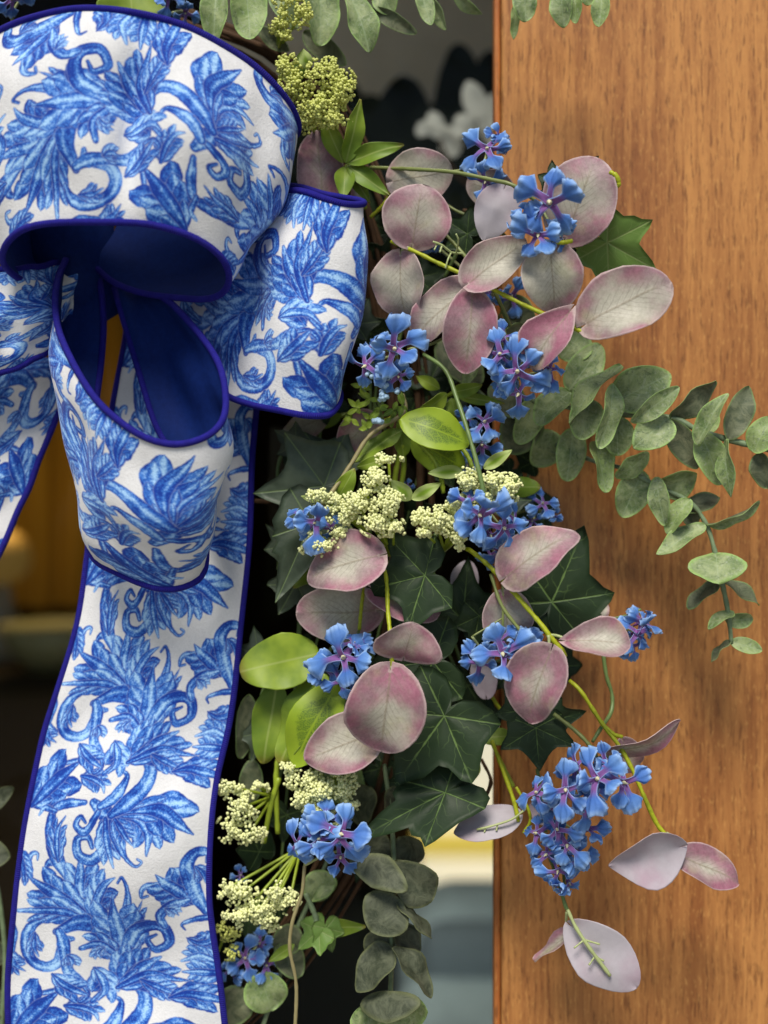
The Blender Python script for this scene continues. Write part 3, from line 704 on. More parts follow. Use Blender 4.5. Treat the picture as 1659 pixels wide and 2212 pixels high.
M['wall'] = plain('dark brown room paint', (0.07, 0.045, 0.025), 0.9, 0.1, 0.1, 3); M['gold'] = plain('ochre paint', (0.36, 0.20, 0.025), 0.85, 0.1, 0.1, 4)
M['floor'] = plain('slate blue carpet', (0.10, 0.14, 0.17), 0.95, 0.05, 0.2, 60)
M['porch'] = plain('grey porch boards', (0.30, 0.28, 0.25), 0.8, 0.2, 0.15, 12)
M['house'] = plain('house wall render', (0.45, 0.42, 0.36), 0.9, 0.1, 0.08, 15)
RX0, RX1, RY, RZ0, RZ1 = -2.6, 1.9, 3.4, 0.25, 2.9
def st(name, lo, hi, m): o = box(name, lo, hi, m); o['kind'] = 'structure'; return o
st('interior_floor', (RX0, 0.05, RZ0 - 0.1), (RX1, RY, RZ0), M['floor'])
st('interior_ceiling', (RX0, 0.05, RZ1), (RX1, RY, RZ1 + 0.1), M['wall'])
st('interior_wall', (RX0, RY, RZ0 - 0.1), (RX1, RY + 0.1, RZ1 + 0.1), M['wall'])
st('interior_wall', (RX0 - 0.1, 0.05, RZ0 - 0.1), (RX0, RY + 0.1, RZ1 + 0.1), M['gold'])
st('interior_wall', (RX1, 0.05, RZ0 - 0.1), (RX1 + 0.1, RY + 0.1, RZ1 + 0.1), M['wall'])
for lo, hi in (((-3.2, 0.046, -0.1), (-0.951, 0.2, 3.2)), ((XE + 0.301, 0.046, -0.1), (3.2, 0.2, 3.2)), ((-0.951, 0.046, 2.551), (XE + 0.301, 0.2, 3.2)), ((-0.951, 0.046, -0.1), (XE + 0.301, 0.2, 0.299))):
    st('house_wall', lo, hi, M['house'])
st('porch_floor', (-6, -9, -0.12), (6, 0.046, 0.0), M['porch'])
g = st('ground', (-150, -150, -0.4), (150, 150, -0.13), plain('lawn soil', (0.07, 0.10, 0.035), 0.95, 0.1, 0.2, 2))

# things inside the room, seen out of focus through the pane
def emis(name, c, s):
    t = NT(name); t.base(c, 0.6); t.put(t.p.inputs['Emission Color'], c); t.p.inputs['Emission Strength'].default_value = s; return t.m
M['sky_win'] = emis('daylit window pane', (0.90, 0.80, 0.60), 0.8); M['valance'] = emis('daylit yellow blind', (0.80, 0.58, 0.10), 0.75)
M['cream'] = plain('cream painted wood', (0.62, 0.56, 0.44), 0.6, 0.3); M['slate'] = plain('slate blue upholstery', (0.42, 0.52, 0.56), 0.95, 0.05, 0.25, 14)
def quad_box(name, x0, y0, x1, y1, d, th, mat, parent=None, bevel=0.0):
    a = at(x0, y1, d); b = at(x1, y0, d); return box(name, (a.x, -d, a.z), (b.x, -d + th, b.z), mat, parent, bevel)
bw = empty('back_window', at(930, 1900, -3.30), 'bright out of focus cream and yellow window glowing at the back of the room', 'window')
quad_box('pane', 905, 1570, 1250, 1800, -3.32, 0.01, M['sky_win'], bw)
quad_box('yellow_blind', 900, 1800, 1255, 1850, -3.26, 0.02, M['valance'], bw); quad_box('pane', 905, 1855, 1250, 1935, -3.32, 0.01, M['sky_win'], bw)
quad_box('frame', 870, 1540, 903, 1945, -3.30, 0.03, M['wall'], bw, 0.004); quad_box('sill', 865, 1937, 1290, 1948, -3.24, 0.10, M['cream'], bw, 0.004)
fw = empty('far_window', at(850, 600, -3.30), 'small warm bright patch of a far window glimpsed between the upper pink leaves', 'window')
quad_box('pane', 775, 390, 900, 600, -3.32, 0.01, M['valance'], fw); quad_box('frame', 755, 380, 774, 610, -3.30, 0.03, M['wall'], fw, 0.004)
sofa = empty('sofa', at(1000, 2800, -0.6), 'blurred slate blue sofa standing in the room under the bright window', 'sofa')
quad_box('backrest', 860, 1955, 1500, 2400, -0.95, 0.2, M['slate'], sofa, 0.08); quad_box('cushion', 900, 2010, 1150, 2250, -0.86, 0.08, plain('dark cushion', (0.16, 0.20, 0.23), 0.95, 0.05), sofa, 0.08)
quad_box('seat', 850, 2300, 1500, 2560, -0.60, 0.34, M['slate'], sofa, 0.06); quad_box('base', 860, 2562, 1490, 2800, -0.62, 0.3, M['slate'], sofa, 0.03)
# gold curtain with folds, lit by a small lamp
cu = empty('gold_curtain', at(0, 1350, -1.6), 'out of focus ochre curtain hanging in the room behind the left ribbon tail', 'curtain')
V = []; F = []
for i in range(60):
    for j in range(12):
        p = at(-330 + i * 11.2, 300 + j * 92, -1.6); p.y += 0.03 * math.sin(i * 0.8) + 0.01 * math.sin(i * 0.31 + j); V.append(p)
for i in range(59):
    for j in range(11): a = i * 12 + j; F.append((a, a + 1, a + 13, a + 12))
V2 = [v + Vector((0, 0.004, 0)) for v in V]; F2 = [tuple(x + len(V) for x in f[::-1]) for f in F]
mesh('fabric', V + V2, F + F2, M['gold'], cu)
def lathe(name, c, prof, mat, parent, n=20):
    V = []; F = []
    for i, (r, z) in enumerate(prof):
        for k in range(n): V.append((c.x + r * math.cos(k * 2 * math.pi / n), c.y + r * math.sin(k * 2 * math.pi / n), c.z + z))
        if i:
            for k in range(n): k2 = (k + 1) % n; a = (i - 1) * n; b = i * n; F.append((a + k, a + k2, b + k2, b + k))
    return mesh(name, V, F, mat, parent)
cab = empty('cabinet', at(0, 1540, -1.2), 'dark wooden cabinet out of focus behind the glass at left', 'cabinet')
quad_box('top', -420, 1470, 190, 1490, -1.05, 0.40, plain('dark stained top', (0.03, 0.018, 0.010), 0.7, 0.1), cab, 0.004); quad_box('door_panel', -410, 1492, 180, 2700, -1.06, 0.36, M['wall'], cab, 0.004)
lp = at(5, 1300, -1.3); lp.z = at(150, 1470, -1.05).z
lamp = empty('table_lamp', lp, 'small dimly lit lamp with a round amber globe on the dark cabinet', 'lamp')
lathe('base', lp, [(0.0, 0.003), (0.045, 0.003), (0.05, 0.03), (0.02, 0.08), (0.012, 0.13), (0, 0.13)], M['cream'], lamp)
lathe('shade', lp + Vector((0, 0, 0.125)), [(0.0, 0.0)] + [(0.046 * math.sin(a), 0.046 - 0.046 * math.cos(a)) for a in [0.3 * k for k in range(1, 10)]] + [(0.0, 0.092)], emis('lit amber globe', (0.42, 0.25, 0.06), 0.16), lamp)
ld = bpy.data.lights.new('bulb', 'POINT'); ld.energy = 1.1; ld.color = (1, 0.72, 0.35); ld.shadow_soft_size = 0.03
lo = bpy.data.objects.new('bulb', ld); COL.objects.link(lo); lo.location = lp + Vector((0, -0.02, 0.30))
bp = at(120, 1440, -1.15); bp.z = lp.z
bowl = lathe('bowl', bp, [(0.0, 0.003), (0.04, 0.003), (0.075, 0.04), (0.085, 0.075), (0.075, 0.05), (0.0, 0.015)], plain('olive glaze', (0.55, 0.50, 0.25), 0.4, 0.4), None)
tag(bowl, 'out of focus olive cream bowl standing on the dark cabinet', 'bowl')
# slats, dark leaves and pale bloom built behind the glass in place of reflections
bl = empty('siding_reflection', at(820, 320, -0.5), 'greyish beige slats behind the glass, standing in for siding reflected at the top', 'blind')
M['blind'] = plain('beige mirrored board', (0.85, 0.70, 0.53), 0.8, 0.2, 0.1, 30)
for k in range(17):
    y = -60 + k * 24; a = at(450, y + 16, -0.5); b = at(1450, y - 12, -0.5); tl = 0.004
    V = [(a.x, 0.500, a.z), (b.x, 0.500, a.z + tl), (b.x, 0.504, b.z + tl), (a.x, 0.504, b.z)]; V += [(p, q + 0.002, r) for p, q, r in V]
    mesh('slat', V, [(0, 1, 2, 3), (7, 6, 5, 4), (0, 4, 5, 1), (3, 2, 6, 7), (1, 5, 6, 2), (0, 3, 7, 4)], M['blind'], bl, smooth=False)
hp = empty('leaf_reflection', at(850, 900, -0.42), 'dark leaves behind the glass, standing in for wreath leaves reflected below the beige siding', 'plant')  # dark shapes added for the wreath mirrored in the pane
KIND['dark'] = ('darkleaf', 'darkleaf', 'darkleaf'); M['darkleaf'] = plain('near black mirrored leaf', (0.012, 0.016, 0.010), 0.7, 0.1)
KIND['white'] = ('whiteleaf', 'whiteleaf', 'whiteleaf'); M['whiteleaf'] = plain('greyish white mirrored leaf', (0.75, 0.72, 0.66), 0.7, 0.2)
for b_, t_, w_ in [((700, 460), (720, 150), 190), ((810, 460), (790, 205), 170), ((850, 450), (880, 165), 140), ((930, 440), (930, 225), 160), ((1000, 430), (990, 95), 110), ((1060, 430), (1060, 110), 110),
                   ((760, 560), (800, 300), 180), ((900, 560), (900, 260), 180), ((1030, 560), (1010, 220), 170), ((1100, 520), (1090, 180), 120), ((680, 600), (690, 330), 160), ((860, 600), (840, 330), 180), ((980, 600), (960, 330), 170)]:
    leaf(hp, 'dark', b_, t_, w_, -0.40 - random.random() * 0.04, shape='round')
stem(hp, [([(850, 950, -0.42), (850, 600, -0.42), (800, 480, -0.41)], 6), ([(850, 620, -0.42), (950, 520, -0.42), (1000, 420, -0.41)], 6)], M['twig'])
wf = empty('pale_reflection', at(1030, 420, -0.31), 'blurred greyish white shape behind the glass, standing in for a pale reflection beside the stile', 'flower')  # added pale shapes take the place of a whitish reflection
for b_, t_, w_ in [((1040, 260), (1010, 175), 50), ((1045, 300), (1075, 200), 55), ((1020, 290), (985, 250), 50), ((1050, 310), (1070, 300), 60)]:
    leaf(wf, 'white', b_, t_, w_, -0.30, shape='oval', name='petal')
for b_, t_, w_ in [((925, 290), (905, 265), 40), ((950, 300), (930, 240), 40), ((960, 310), (985, 275), 45), ((950, 320), (1000, 310), 50)]:
    leaf(wf, 'white', b_, t_, w_, -0.32, shape='oval', name='petal')
stem(wf, [([(1040, 420, -0.31), (1045, 350, -0.31), (1040, 280, -0.30)], 4), ([(1040, 420, -0.32), (980, 370, -0.32), (950, 300, -0.32)], 4)], M['twig'])

# ------------------------------------------------------------ the ribbon bow
bow = empty('ribbon_bow', at(150, 560, 0.03), 'large wired bow of blue and white scroll print ribbon with navy lining', 'ribbon bow')
# upper loop over the knot
ribbon(bow, 'loop',
       [(20,230,.03),(-70,190,.045),(-75,120,.065),(-30,85,.082),(40,46,.094),(120,26,.101),(200,20,.105),(290,27,.106),(380,50,.104),(460,86,.099),(540,136,.09),(600,194,.08),(638,250,.066),(640,290,.053),(590,300,.042),(450,300,.035),(300,300,.03)],
       [(112,580,.03),(85,602,.044),(50,606,.06),(18,585,.075),(4,555,.088),(18,518,.099),(60,492,.107),(150,480,.112),(250,481,.114),(340,490,.113),(420,514,.108),(475,555,.099),(495,600,.087),(478,634,.075),(425,647,.064),(330,638,.053),(250,612,.043),(208,580,.033)],
       -0.25, 2.31, bulge_fn=lambda s: 0.006 + 0.006 * math.sin(s * 3.14) - 0.012 * math.exp(-((s - 0.44) / 0.022) ** 2) + 0.005 * math.exp(-((s - 0.52) / 0.04) ** 2) - 0.006 * math.exp(-((s - 0.63) / 0.026) ** 2), seed=3, flip=True, wr=0.0019)
# knot inside the loops
kv, kf, ku = tube_geo([at(150,400,.004), at(150,470,.012), at(155,540,.016), at(160,600,.014), at(165,640,.004)], lambda t: 0.031 - 0.004 * math.sin(3.14 * t), 18, 40)
kv = [v + Vector((0.0016 * math.sin(i * 2 * math.pi / 18 * 7 + (i // 18) * 0.1), 0.0016 * math.cos(i * 2 * math.pi / 18 * 5), 0)) for i, v in enumerate(kv)]
mesh('knot', kv, kf, M['navy'], bow)
# right loop behind it
ribbon(bow, 'loop',
       [(330,480,.006),(450,440,.018),(560,412,.040),(640,412,.066),(700,428,.076),(750,440,.075),(784,441,.066),(772,433,.058),(700,418,.050),(610,402,.038),(480,430,.012)],
       [(330,620,.004),(400,735,.022),(470,838,.044),(540,872,.062),(620,891,.076),(680,897,.076),(718,890,.068),(735,850,.054),(690,800,.040),(600,760,.026),(480,690,.012)],
       -1.0, 0.9, bulge_fn=lambda s: 0.008 * math.sin(3.14 * min(1, s * 1.15)) - 0.004 * math.exp(-((s - 0.34) / 0.05) ** 2), seed=8, flip=True)
# lower loop hanging towards the viewer
ribbon(bow, 'loop',
       [(140,560,.045),(124,600,.055),(119,650,.066),(126,710,.078),(150,775,.091),(188,835,.102),(238,894,.110),(300,940,.115),(370,959,.116),(435,948,.112),(476,916,.105),(488,865,.096),(474,795,.085),(430,722,.072),(378,664,.060),(330,630,.048)],
       [(215,600,.032),(222,650,.035),(224,710,.038),(216,790,.042),(206,860,.046),(196,960,.052),(188,1080,.060),(196,1195,.068),(255,1240,.075),(335,1270,.078),(400,1266,.077),(443,1230,.072),(440,1130,.064),(400,1020,.056),(340,930,.050),(300,800,.044),(262,680,.038),(245,620,.032)],
       -1.0, 1.2, bulge_fn=lambda s: 0.013 - 0.006 * s - 0.003 * math.exp(-((s - 0.36) / 0.03) ** 2) - 0.002 * math.exp(-((s - 0.60) / 0.03) ** 2), seed=12, flip=True)
# left loop and tail running out of the picture
ribbon(bow, 'loop',
       [(150,560,.035),(90,575,.05),(40,580,.06),(-60,590,.062),(-160,610,.05)],
       [(150,700,.035),(112,748,.042),(80,772,.05),(20,800,.055),(-90,830,.055),(-170,850,.045)],
       0.1, -0.6, bulge=0.008, seed=21, flip=False)
ribbon(bow, 'tail',
       [(-170,790,.02),(-160,900,.022),(-230,1050,.022),(-330,1250,.022)],
       [(178,770,.012),(135,868,.018),(104,945,.02),(62,1050,.021),(10,1170,.022),(-50,1290,.022)],
       -1.45, -0.4, bulge=0.006, seed=25, flip=False)
# main tail
ribbon(bow, 'tail',
       [(590,560,.016),(560,800,.018),(547,960,.022),(540,1120,.026),(527,1290,.032),(512,1430,.036),(494,1570,.038),(468,1690,.042),(453,1800,.046),(452,1920,.046),(460,2010,.044),(475,2130,.042),(492,2260,.042)],
       [(290,560,.014),(268,740,.016),(240,900,.018),(205,1080,.022),(188,1210,.028),(166,1345,.032),(126,1490,.034),(88,1605,.036),(62,1740,.040),(40,1880,.044),(24,2020,.044),(18,2130,.042),(18,2260,.042)],
       -2.35, 1.20, bulge_fn=lambda s: 0.008 + 0.006 * math.sin(s * 19), seed=31, ns=120, flip=True)

# ------------------------------------------------------------ foliage of the wreath
def thing(name, pos, label, cat, group=None): return empty(name, at(*pos), label, cat, group)
# base ring of bent twigs
ring = thing('twig_ring', (880, 1000, .004), 'brown twig ring of the wreath, glimpsed between the dark leaves', 'wreath ring')
RP = [(420, 40), (640, 150), (790, 420), (870, 800), (880, 1150), (850, 1500), (760, 1800), (600, 2060), (420, 2260)]
for k in range(9):
    rr = random.Random(k); ox, oy = rr.uniform(-55, 55), rr.uniform(-25, 25)
    pts = [(x + ox + rr.uniform(-16, 16), y + oy, .004 + rr.uniform(0, .012)) for x, y in RP]
    stem(ring, [(pts, rr.uniform(4, 8))], M['twig'], 'twig')
for k, (a, b) in enumerate([((610, 1075), (548, 1082)), ((960, 1640), (900, 1720)), ((985, 1650), (925, 1700)), ((1000, 455), (1085, 458))]):
    stem(ring, [([(*a, .02), ((a[0] + b[0]) / 2, (a[1] + b[1]) / 2 + 4, .022), (*b, .02)], 5)], M['twig'], 'twig')

def spray(name, pos, label, cat, group, stems, leaves, smat='chart'):
    """leaves: (kind, base, tip, width px, d0, d1, {options})"""
    t = thing(name, pos, label, cat, group)
    if stems: stem(t, stems, M[smat])
    for kind, b, tp, w, d0, d1, kw in leaves:
        kw = dict(kw); stalk = kw.pop('stalk', None)
        if kind.startswith('ivy'): ivy(t, kind, b, tp, d0, d1, w, **kw)
        else: leaf(t, kind, b, tp, w, d0, d1, **kw)
        if stalk:
            p = at(*b, d0); q = at(*stalk); m = (p + q) / 2 + Vector((0, 0.002, 0.001))
            V, F, UV = tube_geo([q, m, p + (at(*tp, d1) - p) * 0.12 + Vector((0, 0.0006, 0))], lambda u: 0.00105 - 0.0004 * u, 6, 8); mesh('stalk', V, F, M['pale'], t)
    return t
PL = 'pink edged leaf sprays'
O = lambda **k: k
# upper pink sprays
spray('pink_leaf_spray', (845, 522, .05), 'yellow green wire of round pink edged leaves slanting from right bow loop to door stile', 'leaf spray', PL,
 [([(845,522,.052),(900,545,.062),(940,565,.066),(1040,612,.072),(1110,648,.076),(1186,684,.080),(1226,700,.080),(1255,716,.082),(1272,718,.083),(1281,710,.084)], 4.6)],
 [('pink',(890,528),(912,397),150,.060,.066,O(roll=-8,cup=.10,bend=.15,stalk=(880,536,.06))),
  ('pink',(865,552),(871,692),120,.056,.050,O(roll=10,cup=.12,stalk=(872,536,.058))),
  ('pink',(1022,612),(888,736),98,.066,.052,O(roll=24,cup=.10,fold=.12,shape='oval',stalk=(1018,602,.07))),
  ('pink',(1020,634),(1006,808),116,.074,.070,O(roll=-10,cup=.14,bend=.12,shape='oval',stalk=(1022,606,.072))),
  ('pink',(1012,612),(1136,522),100,.076,.074,O(roll=-14,cup=.08,fold=.06,shape='egg',stalk=(1030,608,.073))),
  ('pink',(1190,536),(1199,674),130,.080,.078,O(roll=4,cup=.10,bend=.18,stalk=(1178,530,.075))),
  ('pink',(1266,700),(1448,612),146,.084,.090,O(roll=-16,cup=.05,bend=.22,shape='round',stalk=(1228,692,.081))),
  ('pink',(1232,672),(1142,790),108,.086,.084,O(roll=20,cup=.34,fold=.10,bend=.1,shape='spoon',stalk=(1224,694,.081)))])
spray('pink_leaf_spray', (1215, 520, .05), 'large round pink leaf with yellow green stalk tip behind the topmost bright blue floret', 'leaf spray', PL,
 [([(1180,560,.05),(1215,530,.055),(1245,495,.058)], 4), ([(1318,372,.078),(1331,380,.08),(1336,398,.079),(1326,404,.078)], 5.5), ([(1195,522,.082),(1215,524,.086),(1236,520,.085)], 5)],
 [('pink',(1222,512),(1288,338),158,.066,.074,O(roll=8,cup=.10,bend=.15))])
spray('pink_leaf_spray', (690, 430, .03), 'dusky pink grey leaf standing upright between the big bow loop and the lime rosette', 'leaf spray', PL,
 [([(700,520,.02),(695,470,.028),(690,430,.03)], 4)], [('pink',(694,455),(686,276),104,.036,.040,O(roll=18,cup=.1,shape='oval')), ('pink',(775,450),(770,388),34,.03,.03,O(shape='oval'))])
spray('pink_leaf_spray', (840, 390, .03), 'wide pink leaf lying behind the thin olive stem that points at the small top flower', 'leaf spray', PL,
 [([(800,470,.03),(830,440,.032),(850,405,.034)], 4)], [('pink',(848,392),(978,368),118,.040,.044,O(roll=-22,cup=.12,bend=.1)), ('pink',(1100,420),(1008,392),82,.030,.030,O(roll=10))])
spray('pink_leaf_spray', (1000, 450, .03), 'pale folded leaf showing its whitish back above dark ivy near the stile edge', 'leaf spray', PL,
 [([(960,440,.03),(1000,462,.034),(1060,480,.042),(1100,520,.045)], 3.5)], [('pinkback',(1088,410),(1046,520),92,.058,.056,O(roll=6,cup=.1,fold=-.2,shape='egg'))], 'olive')
spray('pink_leaf_spray', (800, 930, .02), 'pink leaf peeping out below the feathery sprig under the right bow loop', 'leaf spray', PL,
 [([(850,900,.02),(820,915,.024),(800,925,.028)], 4)], [('pink',(806,902),(735,968),88,.034,.034,O(roll=-10,cup=.15)), ('pink',(700,900),(610,940),60,.008,.008,O(shape='oval'))])
# lower pink sprays
spray('pink_leaf_spray', (835, 1225, .05), 'hanging yellow green wire with a large round pink leaf at its tip', 'leaf spray', PL,
 [([(832,1226,.058),(836,1270,.062),(838,1320,.070),(843,1370,.078),(846,1420,.082),(850,1464,.084)], 4.6), ([(790,1250,.05),(782,1300,.052),(776,1362,.05)], 4)],
 [('pink',(818,1200),(657,1244),136,.074,.070,O(roll=16,cup=.10,bend=.1,shape='egg',stalk=(830,1215,.06))),
  ('pink',(812,1318),(640,1322),128,.044,.044,O(roll=-6,cup=.1)),
  ('pink',(806,1272),(948,1330),92,.056,.052,O(roll=-20,cup=.12)),
  ('pink',(872,1420),(892,1342),150,.082,.090,O(roll=0,cup=.28,bend=.25,shape='egg',stalk=(846,1412,.082))),
  ('pink',(843,1450),(822,1630),170,.088,.080,O(roll=-6,cup=.10,bend=.2,stalk=(848,1440,.083))),
  ('pink',(808,1585),(660,1640),128,.066,.060,O(roll=8,cup=.12,bend=.1,shape='egg'))])
spray('pink_leaf_spray', (1015, 1190, .06), 'twisted yellow green wire slanting over dark ivy with four pink leaves, middle of the wreath', 'leaf spray', PL,
 [([(1008,1186,.062),(1020,1192,.066),(1062,1228,.072),(1110,1280,.080),(1168,1348,.086),(1186,1372,.088),(1205,1395,.088),(1216,1405,.088),(1221,1418,.087)], 5.2)],
 [('pink',(1094,1246),(1237,1142),124,.080,.092,O(roll=-10,cup=.16,bend=.1,shape='egg',stalk=(1082,1232,.074))),
  ('pink',(1222,1384),(1362,1398),96,.090,.096,O(roll=-12,cup=.30,bend=.2,shape='spoon',stalk=(1188,1372,.088))),
  ('pink',(1190,1408),(1136,1564),136,.094,.086,O(roll=14,cup=.16,fold=.10,bend=.14,shape='egg',stalk=(1184,1372,.089))),
  ('pink',(1086,1284),(1104,1396),112,.070,.066,O(roll=-14,cup=.14,bend=.1,stalk=(1088,1262,.076)))])
spray('pink_leaf_spray', (1245, 1480, .05), 'long yellow green wire at lower right ending in a folded pale leaf', 'leaf spray', PL,
 [([(1230,1470,.045),(1256,1495,.05),(1300,1562,.055),(1338,1612,.06),(1366,1662,.064),(1392,1722,.068),(1418,1778,.070),(1440,1806,.072),(1450,1822,.072),(1460,1842,.071)], 4.6), ([(1300,1562,.055),(1325,1585,.058),(1345,1592,.058)], 4)],
 [('pink',(1312,1628),(1480,1578),60,.060,.062,O(roll=62,cup=.1,shape='oval')), ('pink',(1345,1600),(1368,1668),62,.050,.046,O(roll=-20)),
  ('pinkback',(1468,1830),(1316,1872),118,.074,.078,O(roll=-24,cup=.2,fold=.15,bend=.1,shape='ovate',stalk=(1440,1800,.073))),
  ('pink',(1462,1846),(1598,1908),86,.068,.066,O(roll=-18,cup=.08,shape='oval',stalk=(1455,1830,.072)))])
lt = spray('pink_leaf_spray', (1180, 1830, .04), 'lowest drooping stem with a big lavender backed leaf hanging in front of the bare wood', 'leaf spray', PL,
 [([(1160,1660,.045),(1176,1740,.05),(1182,1830,.052),(1205,1900,.054),(1222,1958,.056),(1232,1975,.056)], 4.0)],
 [('pinkback',(1238,2005),(1374,2130),122,.058,.062,O(roll=12,cup=-.10,bend=.2,shape='oval')), ('pink',(1268,2004),(1152,2074),44,.045,.040,O(roll=50,shape='oval'))], 'green')
stem(lt, [([(1226,1965,.060),(1245,2005,.064),(1275,2050,.067),(1318,2108,.068)], 4.2), ([(1224,1970,.056),(1222,2010,.05)], 3), ([(1262,2030,.066),(1240,2048,.068)], 2), ([(1262,2030,.066),(1296,2040,.067)], 2), ([(1285,2066,.067),(1272,2085,.069)], 2), ([(1285,2066,.067),(1305,2076,.067)], 2)], M['pale'], 'rib')
lw = spray('pink_leaf_spray', (1110, 1770, .05), 'lavender leaf back hanging across the bright window gap beside the stile', 'leaf spray', PL,
 [([(1062,1600,.04),(1085,1660,.045),(1110,1730,.05),(1120,1775,.052)], 4.5), ([(1115,1700,.05),(1140,1745,.052),(1145,1775,.05),(1130,1800,.05)], 3.5)],
 [('pinkback',(1114,1762),(982,1808),82,.050,.052,O(roll=22,cup=-.12,bend=.12,shape='oval')), ('pinkback',(1150,1740),(1190,1780),40,.03,.03,O(shape='oval'))], 'chart')
stem(lw, [([(1135,1748,.052),(1105,1770,.056),(1060,1785,.058),(1030,1792,.057)], 2.6), ([(1075,1782,.057),(1072,1795,.058)], 1.8), ([(1050,1787,.057),(1046,1798,.058)], 1.8)], M['pale'], 'rib')
spray('pink_leaf_spray', (1290, 1350, .02), 'little pink leaf half hidden behind the side view dark blue floret on bare wood', 'leaf spray', PL, None,
 [('pink',(1285,1350),(1312,1304),30,.03,.03,O(shape='oval'))])
spray('pink_leaf_spray', (1010, 1440, .02), 'pale leaf backs between the dark lower ivy leaves', 'leaf spray', PL,
 [([(1100,1560,.02),(1060,1500,.022),(1030,1440,.024)], 4)], [('pinkback',(1050,1500),(1040,1400),56,.026,.026,O()), ('pinkback',(1070,1560),(1020,1590),50,.024,.024,O()), ('pinkback',(1000,1290),(1010,1210),60,.026,.026,O())])

# ------------------------------------------------------------ eucalyptus sprays
EU = 'eucalyptus sprays'
E = 'euc'; B = 'eucback'; D = 'eucdark'
spray('eucalyptus_spray', (1160, 870, .04), 'dusty green eucalyptus branch reaching right across the wood to the picture edge', 'eucalyptus', EU,
 [([(1130,860,.03),(1230,880,.040),(1340,895,.048),(1450,903,.056),(1510,930,.060),(1575,950,.062),(1640,966,.064),(1720,985,.064)], 6.5)],
 [(E,(1228,845),(1302,742),82,.040,.036,O(roll=6,cup=.1)), (E,(1212,775),(1262,710),90,.034,.030,O(cup=.1)),
  (E,(1232,918),(1336,782),62,.060,.064,O(roll=-46,cup=.2,fold=.25,shape='oval')), (E,(1278,862),(1252,950),90,.054,.056,O(roll=8,cup=.14)),
  (E,(1326,828),(1294,970),58,.066,.068,O(roll=-52,cup=.15,shape='oval')), (E,(1328,868),(1452,806),100,.054,.058,O(roll=10,cup=.10,bend=.12,shape='egg')),
  (E,(1362,912),(1468,836),54,.070,.074,O(roll=42,cup=.15,shape='oval')), (E,(1446,902),(1368,968),92,.066,.070,O(roll=-12,cup=.12,bend=.15,shape='egg')),
  (E,(1232,846),(1158,918),74,.046,.046,O(roll=14)), (E,(1160,860),(1120,960),70,.032,.030,O(roll=12)), (E,(1330,900),(1335,985),80,.050,.050,O(roll=-16)),
  (B,(1448,902),(1548,824),64,.058,.054,O(roll=22,shape='oval')), (B,(1442,906),(1508,1012),60,.058,.054,O(roll=-12,shape='oval')),
  (E,(1506,962),(1568,848),46,.068,.076,O(roll=-44,cup=.2,fold=.2,shape='oval')), (E,(1512,932),(1556,1048),76,.062,.060,O(roll=-8,shape='oval')),
  (B,(1572,952),(1618,836),60,.064,.058,O(roll=24,shape='oval')), (E,(1568,948),(1584,1074),52,.068,.070,O(roll=36,cup=.15,shape='oval')), (E,(1520,935),(1545,880),46,.054,.05,O()),
  (E,(1628,978),(1668,900),74,.068,.072,O(roll=-20)), (B,(1640,978),(1660,1055),64,.066,.064,O(roll=10)), (E,(1690,985),(1730,920),60,.066,.07,O())], 'dusty')
spray('eucalyptus_spray', (1270, 990, .03), 'drooping eucalyptus twig thinning to paired leaves low on the right wood', 'eucalyptus', EU,
 [([(1200,960,.025),(1280,995,.034),(1345,1012,.040),(1420,1050,.046),(1490,1085,.05),(1525,1132,.052),(1545,1194,.054),(1562,1268,.052),(1574,1330,.050),(1580,1390,.048)], 5.2)],
 [(E,(1238,925),(1224,1040),80,.036,.034,O(roll=12)), (E,(1284,952),(1302,1066),66,.046,.048,O(roll=-28,cup=.2,fold=.2,shape='egg')), (E,(1330,1032),(1402,978),50,.046,.050,O(roll=40,shape='oval')),
  (E,(1388,1016),(1344,1118),78,.042,.040,O(roll=-8,shape='oval')), (E,(1418,1030),(1434,1136),54,.054,.056,O(roll=30,shape='oval')), (E,(1424,1054),(1508,1028),84,.048,.050,O(roll=16)),
  (E,(1492,1078),(1438,1152),52,.056,.054,O(roll=36,shape='oval')), (B,(1482,1104),(1554,1074),58,.046,.044,O(roll=-14,shape='oval')), (B,(1480,1090),(1500,1140),40,.044,.042,O()),
  (E,(1525,1132),(1648,1096),46,.054,.056,O(roll=60,shape='oval')), (E,(1524,1134),(1420,1204),50,.054,.056,O(roll=40,shape='oval')),
  (E,(1545,1192),(1552,1262),136,.054,.068,O(roll=0,cup=-.22,bend=.2,shape='spoon')), (B,(1556,1256),(1484,1314),46,.050,.048,O(roll=50,shape='oval')), (B,(1560,1256),(1640,1308),46,.050,.048,O(roll=-50,shape='oval')),
  (E,(1586,1322),(1528,1354),40,.052,.056,O(roll=34,shape='oval')), (E,(1566,1338),(1630,1338),40,.046,.044,O(roll=20,shape='oval')),
  (B,(1580,1384),(1536,1430),34,.048,.046,O(roll=38,shape='oval')), (E,(1578,1386),(1646,1406),40,.048,.050,O(roll=-16,shape='oval'))], 'dusty')
